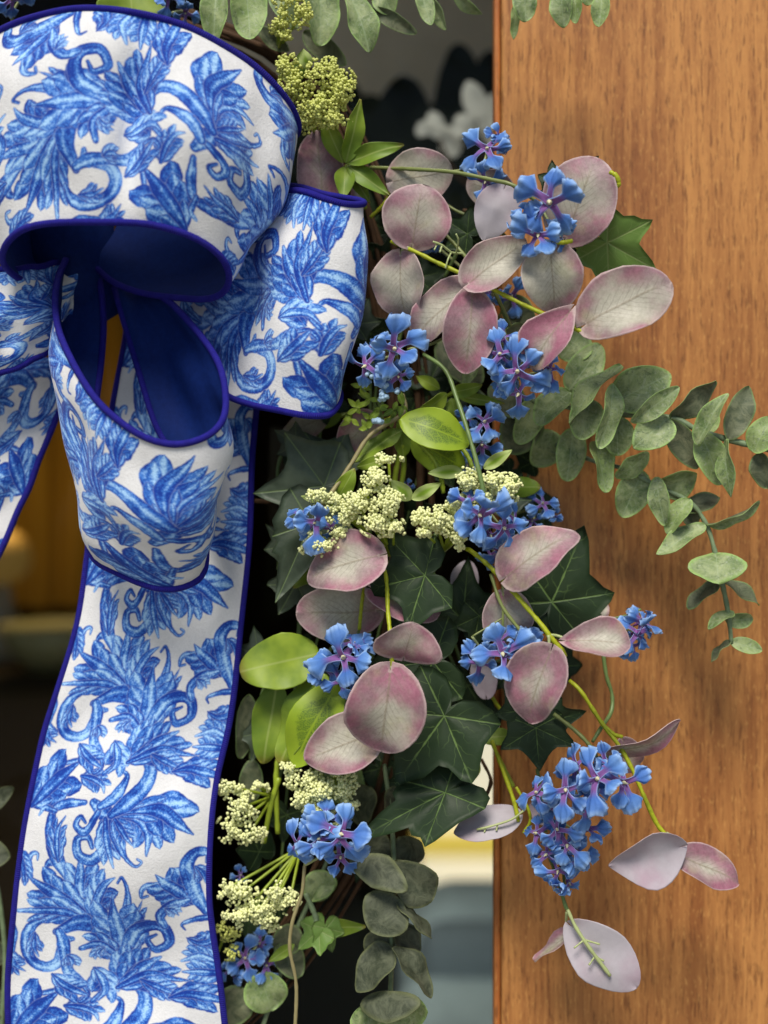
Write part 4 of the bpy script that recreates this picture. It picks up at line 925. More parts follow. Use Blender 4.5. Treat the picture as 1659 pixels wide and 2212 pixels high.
spray('eucalyptus_spray', (840, 1680, .03), 'dark dusty eucalyptus strand hanging straight down beside the bright window at the bottom', 'eucalyptus', EU,
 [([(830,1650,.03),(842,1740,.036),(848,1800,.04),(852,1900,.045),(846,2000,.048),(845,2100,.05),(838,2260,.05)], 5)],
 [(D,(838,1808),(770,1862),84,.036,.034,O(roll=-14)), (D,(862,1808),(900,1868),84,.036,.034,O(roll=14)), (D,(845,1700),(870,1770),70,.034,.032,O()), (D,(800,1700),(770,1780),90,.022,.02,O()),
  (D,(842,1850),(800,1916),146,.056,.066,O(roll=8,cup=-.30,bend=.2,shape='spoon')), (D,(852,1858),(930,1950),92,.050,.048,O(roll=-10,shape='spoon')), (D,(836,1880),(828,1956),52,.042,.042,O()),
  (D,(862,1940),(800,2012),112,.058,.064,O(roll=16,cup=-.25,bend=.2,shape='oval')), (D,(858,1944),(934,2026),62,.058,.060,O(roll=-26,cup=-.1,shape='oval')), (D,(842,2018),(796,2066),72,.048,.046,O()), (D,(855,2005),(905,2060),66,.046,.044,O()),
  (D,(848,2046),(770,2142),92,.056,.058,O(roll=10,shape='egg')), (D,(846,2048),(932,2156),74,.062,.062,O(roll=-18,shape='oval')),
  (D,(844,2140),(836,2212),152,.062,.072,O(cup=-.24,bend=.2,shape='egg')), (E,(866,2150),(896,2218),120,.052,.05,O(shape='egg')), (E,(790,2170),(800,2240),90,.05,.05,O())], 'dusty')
spray('eucalyptus_spray', (700, -60, .03), 'blurred eucalyptus leaves hanging in from the top edge above the reflected siding slats', 'eucalyptus', EU,
 [([(470,-60,.03),(650,-40,.034),(800,-20,.03),(930,-20,.026),(1060,-40,.024)], 5)],
 [(E,(692,-30),(690,100),82,.034,.036,O(roll=8)), (E,(748,-30),(798,114),80,.036,.036,O(roll=-8,shape='spoon')), (B,(806,18),(900,72),36,.03,.03,O(roll=24,shape='oval')), (E,(904,-30),(930,58),48,.03,.032,O(roll=-10,shape='oval')),
  (E,(928,-10),(966,64),40,.028,.028,O(roll=20,shape='oval')), (E,(975,-20),(1038,34),30,.026,.026,O(roll=20,shape='oval')), (B,(655,70),(748,140),54,.02,.02,O(shape='oval')), (E,(820,-20),(850,30),60,.03,.03,O()),
  (E,(468,-30),(462,98),70,.044,.046,O(roll=20,shape='oval')), (E,(530,-40),(540,92),96,.050,.052,O(roll=-6,cup=.15)), (B,(560,60),(625,110),40,.022,.022,O(shape='oval')), (E,(590,-30),(640,60),60,.03,.03,O())], 'dusty')
spray('eucalyptus_spray', (1210, -60, .05), 'pale eucalyptus leaf tips dipping into the top edge over the wood', 'eucalyptus', EU,
 [([(1060,-60,.05),(1180,-40,.052),(1320,-30,.052)], 5)],
 [(E,(1132,-30),(1136,46),56,.05,.05,O()), (E,(1112,10),(1109,85),24,.04,.04,O(shape='oval')), (E,(1216,-30),(1214,54),56,.052,.054,O()), (E,(1246,-20),(1242,48),34,.054,.056,O(roll=30)), (E,(1262,-30),(1272,12),56,.05,.05,O()), (E,(1300,-10),(1296,60),44,.052,.052,O(roll=10))], 'dusty')
spray('eucalyptus_spray', (690, 1960, .015), 'shadowed eucalyptus leaves in the dark gap between ribbon tail and lower blue flower', 'eucalyptus', EU,
 [([(720,1820,.01),(690,1900,.014),(640,2010,.016),(600,2120,.018),(560,2240,.018)], 5)],
 [(E,(680,1880),(700,1948),92,.018,.016,O()), (E,(720,1900),(660,1940),70,.016,.016,O()), (B,(600,2040),(650,2110),80,.02,.02,O()), (E,(560,2100),(588,2186),100,.022,.022,O()), (B,(640,2000),(600,2060),70,.018,.018,O()), (B,(520,2130),(490,2215),90,.02,.02,O()),
  (E,(690,1600),(770,1740),110,.016,.014,O()), (B,(538,1500),(520,1640),60,.022,.022,O(shape='oval')), (B,(545,1640),(540,1740),60,.018,.018,O(shape='oval'))], 'dusty')
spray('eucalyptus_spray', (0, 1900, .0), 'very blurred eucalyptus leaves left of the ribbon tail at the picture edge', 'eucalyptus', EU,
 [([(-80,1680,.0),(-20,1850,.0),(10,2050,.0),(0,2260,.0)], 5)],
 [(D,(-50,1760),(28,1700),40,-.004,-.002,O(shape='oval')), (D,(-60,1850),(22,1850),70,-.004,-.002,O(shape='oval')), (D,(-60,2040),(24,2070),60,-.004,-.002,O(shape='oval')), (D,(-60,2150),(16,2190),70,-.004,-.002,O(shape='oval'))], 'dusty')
spray('eucalyptus_spray', (1100, 930, .02), 'shaded eucalyptus leaves tucked under the middle blue florets against the stile edge', 'eucalyptus', EU,
 [([(960,780,.016),(1050,860,.02),(1120,930,.022),(1200,980,.02)], 4)],
 [(B,(1130,700),(1080,800),80,.030,.028,O()), (B,(945,740),(1040,830),92,.022,.02,O()), (B,(1060,830),(1130,900),90,.026,.024,O()), (B,(1150,880),(1100,980),100,.024,.022,O()), (E,(1195,930),(1160,1010),80,.022,.02,O()), (E,(1040,760),(1002,868),44,.03,.03,O(roll=40,shape='oval')), (B,(1100,640),(1150,720),80,.02,.02,O())], 'dusty')

# ------------------------------------------------------------ ivy vines
IV_ = 'ivy vines'
I = 'ivy'; IW = 'ivyg'
spray('ivy_vine', (930, 1220, .04), 'dark glossy ivy with pale veins in the middle, below the cream bead flowers', 'ivy', IV_,
 [([(960,1120,.03),(930,1180,.04),(918,1243,.046),(940,1330,.042),(950,1430,.038),(962,1540,.04)], 4.5)],
 [(I,(918,1243),(786,1274),1.15,.064,.060,O(roll=8)), (I,(935,1428),(770,1452),1.05,.050,.046,O(roll=-6)), (I,(960,1546),(850,1700),1.1,.060,.062,O(roll=6,droop=.1)), (I,(1000,1340),(1012,1200),.8,.036,.034,O()),
  (I,(1035,1330),(1020,1410),.9,.044,.042,O()), (I,(890,1380),(880,1320),.9,.03,.03,O())], 'green')
spray('ivy_vine', (955, 1690, .03), 'folded dark ivy leaf pointing left above the bright bottom window', 'ivy', IV_,
 [([(1040,1640,.02),(1060,1690,.03),(1030,1735,.035),(960,1712,.042),(940,1700,.042)], 4)],
 [(I,(962,1712),(766,1808),.62,.058,.062,O(roll=14,lobes=.9)), (I,(985,1712),(1050,1702),1.2,.054,.05,O(roll=-30)), (I,(880,1690),(845,1640),1.0,.03,.03,O())], 'twig')
spray('ivy_vine', (1160, 1560, .03), 'dark ivy leaf under the heart shaped pink leaf, edge on the wood', 'ivy', IV_,
 [([(1090,1470,.03),(1130,1530,.036),(1160,1575,.04)], 4)],
 [(I,(1158,1572),(1165,1668),1.25,.056,.060,O(roll=4,droop=.2)), (I,(1172,1560),(1274,1540),.75,.05,.044,O(roll=20)), (I,(1130,1535),(1086,1480),1.1,.052,.05,O())], 'green')
spray('ivy_vine', (1200, 1290, .03), 'large dark ivy leaf with an upright point standing on the wood behind the pink leaves', 'ivy', IV_,
 [([(1100,1300,.02),(1150,1310,.026),(1195,1300,.03)], 4)],
 [(I,(1192,1300),(1266,1138),1.1,.044,.05,O(roll=10,lobes=.9)), (I,(1200,1310),(1280,1372),1.0,.042,.04,O()), (I,(1150,1310),(1080,1350),1.2,.036,.034,O())], 'green')
spray('ivy_vine', (700, 1040, .01), 'shadowed ivy leaves spreading left toward the ribbon tail from the cream flowers', 'ivy', IV_,
 [([(760,1080,.012),(720,1060,.016),(690,1040,.02)], 4), ([(720,1060,.016),(680,1120,.018)], 4)],
 [(IW,(700,1050),(546,1066),1.15,.044,.048,O(roll=0)), (IW,(712,1010),(655,930),1.2,.038,.036,O()), (IW,(670,1130),(598,1304),.75,.046,.052,O(roll=-8,lobes=.7)), (I,(730,1180),(690,1110),1.0,.018,.016,O())], 'green')
spray('ivy_vine', (620, 1000, .008), 'half lit ivy and small shoots in the narrow gap beside the tail hem', 'ivy', IV_,
 [([(640,920,.012),(600,1010,.016),(610,1120,.018),(600,1230,.016)], 3.5), ([(600,1400,.012),(560,1520,.016),(540,1640,.018)], 3.5)],
 [(IW,(620,1180),(575,1130),1.0,.026,.028,O(roll=14)), (IW,(640,960),(590,930),1.1,.022,.022,O(roll=-18)), (IW,(560,1420),(548,1350),.9,.022,.022,O()), (IW,(640,1260),(600,1330),1.0,.024,.022,O()), (IW,(570,1580),(540,1650),.9,.026,.026,O()), (IW,(800,1590),(760,1650),1.0,.036,.034,O()), (IW,(1090,1080),(1130,1020),1.0,.034,.032,O()), (IW,(980,900),(1010,840),.9,.038,.036,O()), (IW,(770,700),(800,640),1.0,.030,.030,O())], 'green')
spray('ivy_vine', (1300, 540, .04), 'bright mid green ivy leaf on the wood beside the big round pink leaf', 'ivy', IV_,
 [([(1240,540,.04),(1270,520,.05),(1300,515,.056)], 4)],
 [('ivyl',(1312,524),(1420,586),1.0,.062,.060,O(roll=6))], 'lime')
spray('ivy_vine', (1010, 500, .02), 'dark ivy leaves showing between the upper pink leaves and the stile edge', 'ivy', IV_,
 [([(960,600,.01),(990,540,.016),(1010,490,.02)], 4)],
 [(I,(1010,505),(955,470),1.2,.040,.036,O()), (I,(1015,515),(1070,548),1.0,.036,.034,O()), (I,(1195,400),(1192,342),.8,.05,.05,O()), (I,(1190,420),(1150,420),1.0,.05,.048,O()), (I,(1260,370),(1296,334),.7,.044,.044,O()), (I,(1210,548),(1240,500),1.0,.05,.05,O())], 'green')
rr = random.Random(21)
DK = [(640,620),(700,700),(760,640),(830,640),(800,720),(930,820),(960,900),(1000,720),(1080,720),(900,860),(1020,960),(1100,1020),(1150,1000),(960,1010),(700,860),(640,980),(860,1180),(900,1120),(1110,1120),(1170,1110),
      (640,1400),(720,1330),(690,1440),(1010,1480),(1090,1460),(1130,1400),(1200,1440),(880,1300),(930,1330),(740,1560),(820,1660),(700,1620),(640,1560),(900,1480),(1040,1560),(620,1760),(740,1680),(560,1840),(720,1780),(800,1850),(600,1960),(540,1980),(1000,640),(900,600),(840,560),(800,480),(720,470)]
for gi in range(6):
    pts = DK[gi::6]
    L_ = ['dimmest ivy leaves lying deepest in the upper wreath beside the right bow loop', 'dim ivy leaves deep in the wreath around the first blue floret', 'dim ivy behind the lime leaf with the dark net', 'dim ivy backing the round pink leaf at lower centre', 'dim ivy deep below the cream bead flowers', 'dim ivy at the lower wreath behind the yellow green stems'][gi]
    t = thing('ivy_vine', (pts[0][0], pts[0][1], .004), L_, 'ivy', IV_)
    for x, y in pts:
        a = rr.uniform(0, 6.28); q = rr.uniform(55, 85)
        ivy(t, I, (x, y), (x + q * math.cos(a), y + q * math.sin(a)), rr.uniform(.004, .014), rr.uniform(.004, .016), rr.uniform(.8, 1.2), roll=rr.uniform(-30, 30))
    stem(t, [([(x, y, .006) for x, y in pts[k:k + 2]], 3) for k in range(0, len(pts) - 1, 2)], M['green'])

# ------------------------------------------------------------ lime leaves
LI = 'lime leaf sprigs'
spray('lime_leaf_sprig', (880, 950, .03), 'lime leaf with a dark netted centre above the cream bead flowers', 'leaf sprig', LI,
 [([(862,908,.05),(900,950,.056),(935,990,.06),(952,1030,.06),(958,1065,.058)], 5), ([(985,950,.05),(1010,985,.054),(1020,1010,.056)], 5), ([(850,1080,.03),(855,1020,.036),(868,960,.04)], 6), ([(865,1060,.03),(872,1010,.034),(870,940,.036)], 6)],
 [('limem',(864,905),(1014,960),88,.064,.068,O(roll=-18,cup=.12,bend=.2,shape='oval')), ('limem',(890,945),(1004,1010),80,.046,.044,O(roll=20,shape='oval')), ('lime',(870,990),(860,900),44,.04,.04,O(roll=40,shape='lance')), ('lime',(870,930),(758,1004),46,.044,.046,O(roll=38,shape='lance')),
  ('lime',(728,1078),(766,1012),40,.056,.058,O(roll=10,shape='ovate')), ('lime',(770,1010),(850,985),26,.05,.05,O(roll=10,shape='lance'))], 'limes')
spray('lime_leaf_sprig', (700, 1450, .03), 'broad olive lime leaves right of the ribbon tail, one with dark netting', 'leaf sprig', LI,
 [([(600,1800,.03),(596,1700,.034),(600,1640,.034)], 6), ([(570,1820,.03),(585,1740,.034),(603,1680,.036)], 6), ([(690,1435,.03),(640,1445,.036),(580,1480,.036)], 5)],
 [('lime',(690,1412),(518,1452),116,.044,.046,O(roll=10,cup=.1)), ('limem',(728,1478),(632,1656),112,.054,.054,O(roll=14,cup=.12,shape='oval')), ('lime',(700,1455),(606,1650),88,.046,.044,O(roll=30,shape='oval')), ('lime',(600,1470),(570,1650),76,.036,.034,O(roll=10,shape='oval'))], 'limes')
ro = spray('lime_rosette', (748, 355, .03), 'small star of pointed lime succulent leaves beside the big bow loop', 'rosette', LI,
 [([(790,450,.02),(765,400,.03),(748,358,.042)], 5)],
 [('lime',(746,352),(778,214),44,.046,.058,O(roll=20,cup=.4,shape='lance')), ('lime',(750,352),(872,312),40,.046,.056,O(roll=-20,cup=.4,shape='lance')), ('lime',(750,358),(842,422),38,.044,.050,O(roll=-10,cup=.4,shape='lance')),
  ('lime',(746,360),(742,430),44,.044,.05,O(cup=.4,shape='lance')), ('lime',(742,352),(694,240),40,.044,.050,O(roll=-10,cup=.4,shape='lance')), ('lime',(644,175),(656,105),34,.03,.03,O(shape='lance')), ('lime',(748,354),(800,440),30,.04,.04,O(shape='lance'))], 'limes')
spray('lime_leaf_sprig', (290, 20, .06), 'out of focus lime leaf peeking over the top rim of the big bow loop', 'leaf sprig', LI, [([(300,110,.03),(290,60,.03)], 5)], [('lime',(290,90),(280,-40),150,.03,.03,O())], 'limes')
spray('lime_leaf_sprig', (950, 840, .03), 'pointed green leaves edged with orange under the central blue floret', 'leaf sprig', LI,
 [([(900,900,.02),(940,870,.03),(980,848,.036)], 4)],
 [('lime',(975,848),(1042,832),34,.046,.048,O(roll=20,shape='lance',cup=.3)), ('lime',(965,850),(895,905),40,.044,.044,O(roll=-30,shape='lance',cup=.3)), ('lime',(985,855),(1090,872),22,.04,.04,O(shape='lance')), ('lime',(950,840),(898,812),28,.04,.04,O(shape='lance')), ('lime',(975,860),(985,900),34,.04,.04,O(shape='lance'))], 'limes')
spray('lime_leaf_sprig', (700, 2010, .02), 'ragged bright green leaf touched with orange in the dark bottom gap', 'leaf sprig', LI,
 [([(660,1930,.03),(680,1975,.032),(685,1995,.034)], 6)],
 [('ivyl',(690,2010),(640,2050),1.1,.036,.036,O(roll=20)), ('ivyl',(705,2005),(720,2060),1.0,.036,.036,O(roll=-10)), ('lime',(690,2005),(790,2000),38,.032,.03,O(roll=20,shape='lance')), ('lime',(636,2040),(580,2078),24,.03,.03,O(shape='lance'))], 'dusty')
spray('lime_leaf_sprig', (1070, 1590, .03), 'single narrow lime leaf resting against the stile edge below the ivy', 'leaf sprig', LI, [([(1062,1600,.03),(1080,1640,.03),(1110,1700,.032)], 4)],
 [('lime',(1108,1590),(1036,1596),40,.036,.036,O(roll=20,shape='oval')), ('lime',(1030,1640),(1020,1690),24,.03,.03,O(shape='lance'))], 'limes')
spray('lime_leaf_sprig', (700, 905, .0), 'yellow leaf patch just under the bottom hem of the right bow loop', 'leaf sprig', LI, [([(760,890,.0),(730,900,.002),(700,905,.004)], 4)], [('lime',(735,890),(672,915),44,.006,.006,O()), ('lime',(640,1240),(656,1280),34,.02,.02,O(shape='oval')), ('lime',(690,1220),(632,1268),40,.028,.03,O(roll=30,shape='oval'))], 'limes')
spray('green_pod', (1130, 1052, .03), 'smooth green pod shaped leaf beside the small blurred flower near the stile', 'pod', None, [([(1060,1060,.03),(1085,1056,.03)], 5)], [('ivyl',(1112,1050),(1166,1058),.6,.03,.03,O(lobes=.6)), ('lime',(1090,1052),(1168,1052),44,.036,.036,O(cup=-.4,shape='oval'))], 'green')

# feathery sprig with tiny pale blue flowers
fs = thing('feathery_sprig', (820, 900, .03), 'feathery pale green sprig dotted with tiny pale blue flowers under the right bow loop', 'fern sprig')
stem(fs, [([(840,960,.03),(825,900,.04),(815,860,.045)], 3), ([(826,905,.04),(780,890,.045),(750,895,.05)], 2.2), ([(828,915,.04),(860,890,.045),(870,875,.046)], 2.2), ([(826,900,.04),(800,920,.046),(792,930,.05)], 2.2), ([(822,890,.04),(800,860,.046),(780,835,.05)], 2.2)], M['green'])
rr = random.Random(4)
for ex, ey in [(750,895),(770,880),(792,925),(800,905),(780,835),(800,860),(870,875),(850,885),(820,880),(760,905),(845,905)]:
    for k in range(4):
        a = rr.uniform(0, 6.28); q = rr.uniform(16, 30)
        leaf(fs, 'lime', (ex, ey), (int(ex + q * math.cos(a)), int(ey + q * math.sin(a))), 11, .046 + rr.uniform(0, .008), shape='lance', name='leaflet')
beads(fs, [(798,812,.058,12,9,12), (836,835,.058,10,8,10), (828,858,.058,12,14,16), (858,847,.056,10,8,8), (818,912,.05,14,10,14), (838,815,.056,6,6,6)], 4.2, M['beadb'], 5, 'tiny_flower')

# ------------------------------------------------------------ cream bead flower heads
BF = 'cream bead flowers'
def umbel(pos, label, clusters, stems, bracts, mat='bead', rpx=3.0, seed=1):
    t = thing('bead_flower', pos, label, 'bead flower', BF)
    clusters = [(a, b, c + .010, d_ * 1.12, e_ * 1.12, f_) for a, b, c, d_, e_, f_ in clusters]
    beads(t, clusters, rpx, M[mat], seed)
    s2 = []
    for px, py, d, rx, ry, n in clusters:
        s2.append(([(px, py, d + .001), ((px + stems[0]) / 2, (py + stems[1]) / 2, d - .008), (stems[0], stems[1], stems[2])], 3.2))
    stem(t, s2, M['limes'])
    for b_, t_, w_, d0, kw in bracts: leaf(t, 'bract', b_, t_, w_, d0, d0 + .004, name='bract', **kw)
    return t
umbel((800, 1110, .04), 'wide cream bead flower head spreading left of centre above the round pink leaves',
 [(812,1034,.060,28,22,60), (790,1062,.056,26,18,34), (770,1090,.058,36,26,80), (838,1090,.062,36,36,120), (812,1130,.062,34,28,80), (850,1140,.060,24,22,50), (740,1110,.056,32,28,60), (720,1085,.054,26,18,34), (690,1070,.050,30,20,36), (690,1180,.056,40,22,60), (668,1155,.052,22,18,26), (740,1150,.050,30,30,50), (840,993,.054,28,16,30)],
 (850, 1200, .03), [((690,1080),(650,1072),18,.055,O(shape='lance')), ((720,1098),(760,1092),20,.06,O(shape='oval')), ((765,1095),(735,1110),18,.06,O(shape='oval'))], 'bead', 3.3, 3)
umbel((940, 1120, .04), 'cream bead flower head beside the blue florets in the middle, joined by lime stems',
 [(1010,1040,.062,30,28,80), (1062,1040,.062,32,22,70), (1095,1055,.060,30,30,90), (1040,1075,.060,36,24,70), (985,1085,.058,24,20,36), (940,1120,.062,42,30,110), (915,1150,.060,26,18,36), (975,1140,.060,30,24,60), (995,1160,.062,24,26,60), (900,1120,.058,20,22,30), (1000,1100,.056,40,24,60)],
 (960, 1190, .03), [((888,1080),(845,1038),34,.060,O(cup=.3,shape='ovate')), ((890,1078),(952,1044),28,.062,O(cup=.2,shape='ovate')), ((1000,1018),(924,1022),28,.060,O(cup=.3,shape='ovate')), ((1045,1012),(1106,972),26,.062,O(cup=.3,shape='ovate')), ((1000,1120),(975,1128),14,.07,O(shape='oval')), ((960,1112),(950,1130),14,.07,O(shape='oval'))], 'bead', 3.3, 4)
umbel((690, 200, .02), 'yellow green bead flower head next to the big bow loop near the top',
 [(700,160,.044,46,34,90), (735,190,.044,32,44,90), (690,225,.044,50,40,110), (720,255,.042,40,26,60), (640,180,.038,34,40,80), (625,140,.036,28,34,50), (660,260,.036,30,30,50)],
 (690, 300, .01), [((665,150),(655,105),30,.05,O(shape='lance'))], 'beady', 3.4, 6)
umbel((640, 30, .02), 'yellow green bead flower cluster cut by the top edge between grey leaves',
 [(655,25,.036,24,40,60), (600,40,.034,24,34,40), (610,75,.032,20,16,24), (620,-5,.034,30,20,30)], (600, 110, .01), [], 'beady', 3.2, 7)
umbel((690, 1700, .02), 'soft cream bead flower head below the netted lime leaf',
 [(660,1680,.036,44,28,90), (690,1712,.040,46,32,120), (740,1700,.038,32,36,80), (650,1730,.036,30,24,50), (690,1755,.038,36,22,60), (625,1660,.034,24,16,30), (750,1740,.034,24,24,40)],
 (700, 1640, .02), [((700,1690),(680,1705),14,.05,O(shape='oval'))], 'bead', 3.3, 8)
umbel((525, 1760, .01), 'blurred cream bead flower head touching the right hem of the ribbon tail',
 [(500,1700,.026,30,20,40), (520,1745,.028,36,34,80), (540,1800,.028,32,24,60), (495,1790,.024,26,28,40), (560,1700,.026,20,14,20)], (590, 1720, .016), [], 'bead', 3.3, 9)
umbel((560, 1960, .02), 'cream bead flower head low by the ribbon tail with lime stems',
 [(520,1930,.030,34,30,60), (560,1965,.032,38,30,70), (600,1925,.034,24,30,50), (625,1950,.034,22,24,40), (520,1980,.030,36,24,50), (575,1990,.030,34,20,40), (490,1920,.028,24,24,30)], (650, 1830, .02), [((545,1960),(565,1935),14,.04,O(shape='lance'))], 'bead', 3.3, 10)
sf = thing('bead_flower', (480, 2040, .01), 'dim cream bead flower and lime petals half hidden by the ribbon tail bottom', 'bead flower', BF)
beads(sf, [(490,2010,.024,30,24,36), (500,2060,.022,24,18,24)], 3.0, M['beady'], 12)
stem(sf, [([(490,2010,.02),(470,2060,.018),(450,2110,.016)], 3)], M['limes'])

# ------------------------------------------------------------ blue flower sprays
BL = 'blue flower sprays'
def blue(pos, label, stems, flowers, smat='olive'):
    t = thing('blue_flower_spray', pos, label, 'blue flower', BL)
    if stems: stem(t, stems, M[smat])
    for f in flowers:
        kw = f[6] if len(f) > 6 else {}
        flower(t, *f[:6], **kw)
        px, py, d, r, nx, ny = f[:6]
        if stems:      # little stalk from the floret to the nearest stem point
            q = min((p for s_, _ in stems for p in s_), key=lambda p: math.hypot(p[0] - px, p[1] - py))
            c = at(px, py, d); N = ((CAMP - c).normalized() + Vector((nx, 0, ny))).normalized()
            V, F, UV = tube_geo([at(*q), (at(*q) + c - N * r * pxm(d) * 0.8) / 2, c - N * r * pxm(d) * 0.5], 0.0008, 6, 8); mesh('flower_stalk', V, F, M['pale'], t)
    return t
blue((1187, 437, .05), 'brightest blue floret cluster with purple throat in front of the topmost round pink leaf',
 [([(800,362,.03),(900,366,.05),(980,372,.062),(1060,388,.072),(1112,402,.078),(1165,440,.076)], 4.2)],
 [(1187,437,.096,84,-.05,.10,O(roll=82)), (1163,506,.090,62,-.15,-.25,O(roll=20)), (1140,470,.086,50,-.5,.1), (1205,505,.084,46,.4,-.4)])
blue((1055, 330, .03), 'small blue floret pair at the very top against the stile edge',
 [([(960,372,.045),(1010,366,.048),(1045,352,.050)], 3.4)],
 [(1052,322,.056,56,.0,.25,O(roll=60)), (1048,392,.052,40,.0,-.5), (1075,300,.05,34,.5,.4)])
blue((850, 756, .05), 'blue floret with cream centre beside the right bow loop above the feathery sprig',
 [([(870,830,.03),(862,790,.045),(855,765,.05)], 3.4), ([(1000,700,.05),(940,740,.05),(880,755,.05)], 3)],
 [(852,754,.076,68,.0,.05,O(roll=95)), (790,790,.066,56,-.4,-.2,O(roll=40)), (860,812,.066,42,.2,-.6), (815,745,.06,40,-.5,.3)])
blue((1110, 800, .05), 'dense blue floret cluster under the folded pink leaf in the middle of the right side',
 [([(1085,700,.05),(1100,760,.058),(1112,820,.06)], 3.4)],
 [(1118,802,.082,66,-.05,-.1,O(roll=30)), (1082,765,.078,54,-.5,.15), (1185,800,.074,46,.5,.0), (1120,850,.074,52,-.1,-.5), (1088,730,.07,42,-.4,.5), (1150,770,.066,40,.3,.3), (1085,820,.066,44,-.6,-.3)])
blue((1045, 925, .03), 'shaded blue florets just left of the stile between the grey stem and eucalyptus',
 [([(1010,1000,.03),(1030,950,.04),(1040,920,.044)], 3)],
 [(1046,912,.052,52,.1,.2,O(roll=10)), (1042,960,.048,44,-.2,-.4), (1010,900,.046,34,-.4,.3), (1012,992,.044,30,-.3,-.2)])
blue((1172, 1092, .02), 'blurred little blue floret on the wood right of the cream beads', [([(1110,1110,.02),(1150,1098,.026)], 3)], [(1172,1088,.034,40,.2,.2), (1150,1125,.03,26,-.3,-.3), (1190,1110,.028,24,.5,-.2)])
blue((685, 1130, .04), 'blue floret lying over the left end of the cream bead flowers',
 [([(870,852,.040),(872,892,.046),(800,940,.05),(760,1000,.054),(718,1062,.06),(690,1100,.066),(672,1136,.068)], 4.6)],
 [(682,1128,.074,56,-.15,-.2,O(roll=150,skip=(3,))), (650,1115,.072,34,-.6,.3), (715,1140,.068,38,.4,-.4)], 'tan')
blue((1050, 1120, .05), 'blue floret cluster resting on cream beads at the foot of the grey green stem',
 [([(915,765,.05),(962,800,.06),(988,865,.068),(1010,930,.076),(1030,1000,.082),(1042,1050,.084),(1046,1090,.084)], 4.6)],
 [(1036,1112,.092,66,.05,-.15,O(roll=70)), (1088,1140,.082,56,.35,-.25), (1010,1085,.084,42,-.5,.4), (1060,1155,.076,42,.1,-.6), (1110,1125,.07,36,.5,.1)], 'green')
blue((1085, 1195, .03), 'dim blue and purple florets below the beads beside the slanting wire', [([(1040,1170,.03),(1070,1190,.036)], 3)], [(1082,1190,.05,46,.1,-.3), (1112,1180,.044,34,.4,.1), (1060,1200,.044,30,-.4,-.3)])
blue((740, 1425, .05), 'deep blue floret in front of pale pink leaves beside the lime leaves at lower left',
 [([(776,1360,.05),(765,1395,.056),(745,1420,.058)], 3.4)],
 [(742,1420,.074,76,-.1,-.05,O(roll=60)), (700,1440,.066,46,-.5,-.1), (765,1390,.066,44,.3,.4), (735,1470,.066,46,.0,-.5)])
blue((1083, 1410, .05), 'blue floret cluster with purple throat left of the heart shaped pink leaf',
 [([(1060,1240,.07),(1085,1310,.076),(1130,1370,.080),(1150,1400,.080)], 4), ([(1087,1312,.076),(1086,1350,.076),(1085,1395,.072)], 3), ([(1086,1335,.076),(1020,1375,.078)], 2)],
 [(1086,1412,.086,70,.0,-.1,O(roll=50)), (1035,1430,.078,50,-.4,-.3), (1125,1400,.078,52,.4,.1), (1080,1382,.074,44,.0,.5), (1120,1445,.074,44,.3,-.5)])
blue((1375, 1370, .03), 'dark blue floret seen side on against bare wood on a pale forked stalk',
 [([(1250,1268,.03),(1290,1320,.036),(1300,1350,.038),(1302,1400,.038),(1310,1460,.038),(1322,1500,.038),(1320,1538,.042),(1300,1570,.05),(1280,1602,.056)], 4.2), ([(1296,1340,.037),(1350,1330,.040),(1385,1316,.042)], 2.2), ([(1298,1345,.037),(1340,1355,.040),(1372,1370,.042)], 2.4)],
 [(1376,1368,.050,54,.9,.1,O(roll=20,stamen=False)), (1384,1345,.044,44,1.2,.5,O(stamen=False)), (1365,1395,.044,36,.7,-.6,O(stamen=False))], 'green')
blue((1250, 1690, .05), 'largest blue flower truss hanging at lower right in front of the wood',
 [([(1196,1542,.06),(1240,1576,.064),(1270,1606,.068),(1292,1640,.068)], 4.4), ([(1270,1606,.068),(1320,1640,.07),(1346,1655,.07)], 2.4), ([(1174,1740,.05),(1180,1800,.052)], 2.5), ([(1225,1700,.06),(1220,1780,.058),(1215,1860,.056),(1222,1930,.054)], 3)],
 [(1290,1682,.090,72,.0,.0,O(roll=110)), (1245,1655,.082,50,-.3,.4), (1222,1706,.086,60,-.1,-.1,O(roll=30)), (1345,1690,.082,60,.5,-.1), (1160,1712,.076,52,-.5,.1), (1188,1740,.072,46,-.3,-.4), (1258,1740,.080,56,.1,-.5), (1310,1650,.076,44,.3,.5), (1270,1715,.076,50,.2,-.3),
  (1205,1792,.076,52,-.3,.1), (1160,1800,.066,46,-.7,.0), (1265,1790,.068,50,.5,.2), (1225,1825,.074,50,.0,-.3), (1182,1845,.066,42,-.7,-.3), (1245,1848,.066,44,.6,-.3), (1206,1880,.066,42,-.3,-.6), (1228,1905,.060,38,.4,-.8), (1200,1915,.058,32,-.6,-.9)])
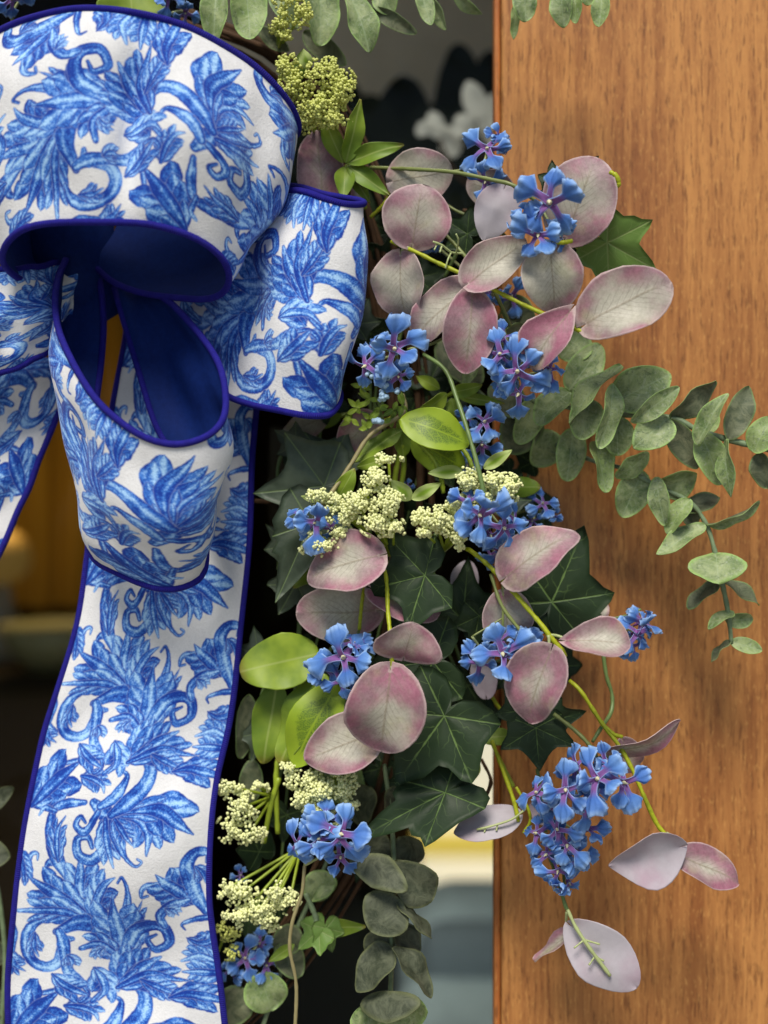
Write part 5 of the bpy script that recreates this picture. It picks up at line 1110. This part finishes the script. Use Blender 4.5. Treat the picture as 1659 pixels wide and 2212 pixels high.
blue((725, 1805, .04), 'blue floret with a deep purple centre above the hanging eucalyptus strand',
 [([(744,1660,.03),(742,1720,.045),(740,1770,.052)], 4), ([(658,1870,.05),(652,1930,.054),(632,1990,.056),(626,2050,.056),(640,2130,.056),(636,2250,.056)], 4)],
 [(735,1802,.074,70,.15,-.05,O(roll=80)), (690,1812,.070,58,-.3,-.15,O(roll=10)), (645,1822,.064,46,-.6,-.1), (700,1775,.064,48,-.2,.4), (735,1850,.062,44,.1,-.6)], 'tan')
blue((540, 2070, .01), 'dark blurred blue florets beside the bottom of the ribbon tail', [([(600,1990,.01),(560,2040,.012)], 3)], [(530,2070,.024,46,-.1,.1), (575,2085,.022,40,.2,-.2), (500,2095,.02,36,-.4,-.2), (560,2040,.02,34,.2,.4)])
blue((365, 0, .03), 'blurred blue floret over the top rim of the big bow loop', [([(370,80,.02),(366,30,.03)], 3)], [(362,-5,.04,44,.1,.1), (400,28,.03,30,.2,-.4)])
blue((20, 5, .03), 'blurred blue floret in the top left picture corner', [([(30,90,.02),(25,30,.03)], 3)], [(25,-2,.04,44,.0,.1), (60,-20,.036,30,.4,.2)])
blue((1108, 640, .01), 'dark blue florets in shade behind the slanting yellow green wire', [([(1070,700,.01),(1090,660,.014)], 3)], [(1105,640,.024,44,.1,.1), (1060,625,.022,32,-.3,.2), (930,520,.02,34,.0,.0)])
blue((1000, 1000, .01), 'faint blue floret specks deep behind the lime stems', None, [(1010,1005,.03,26,.0,.0), (880,1050,.03,16,.0,.0), (520,1890,.022,22,.0,.0)])
# bare pale calyx forks at the top
cf = thing('calyx_fork', (950, 530, .05), 'pale green forked stalk without flowers between the upper pink leaves', 'stalk')
stem(cf, [([(945,490,.05),(975,520,.056),(1000,548,.06),(1030,585,.062),(1062,620,.062),(1085,665,.062),(1103,705,.06)], 4)], M['olive'])
stem(cf, [([(1000,548,.06),(975,545,.066),(955,530,.07),(935,522,.072)], 2.6), ([(975,545,.066),(968,560,.07),(962,580,.07)], 2), ([(985,548,.064),(990,520,.07),(985,505,.072)], 2), ([(955,530,.07),(950,545,.072)], 2), ([(945,526,.07),(938,540,.072)], 1.8)], M['pale'], 'fork')
pass
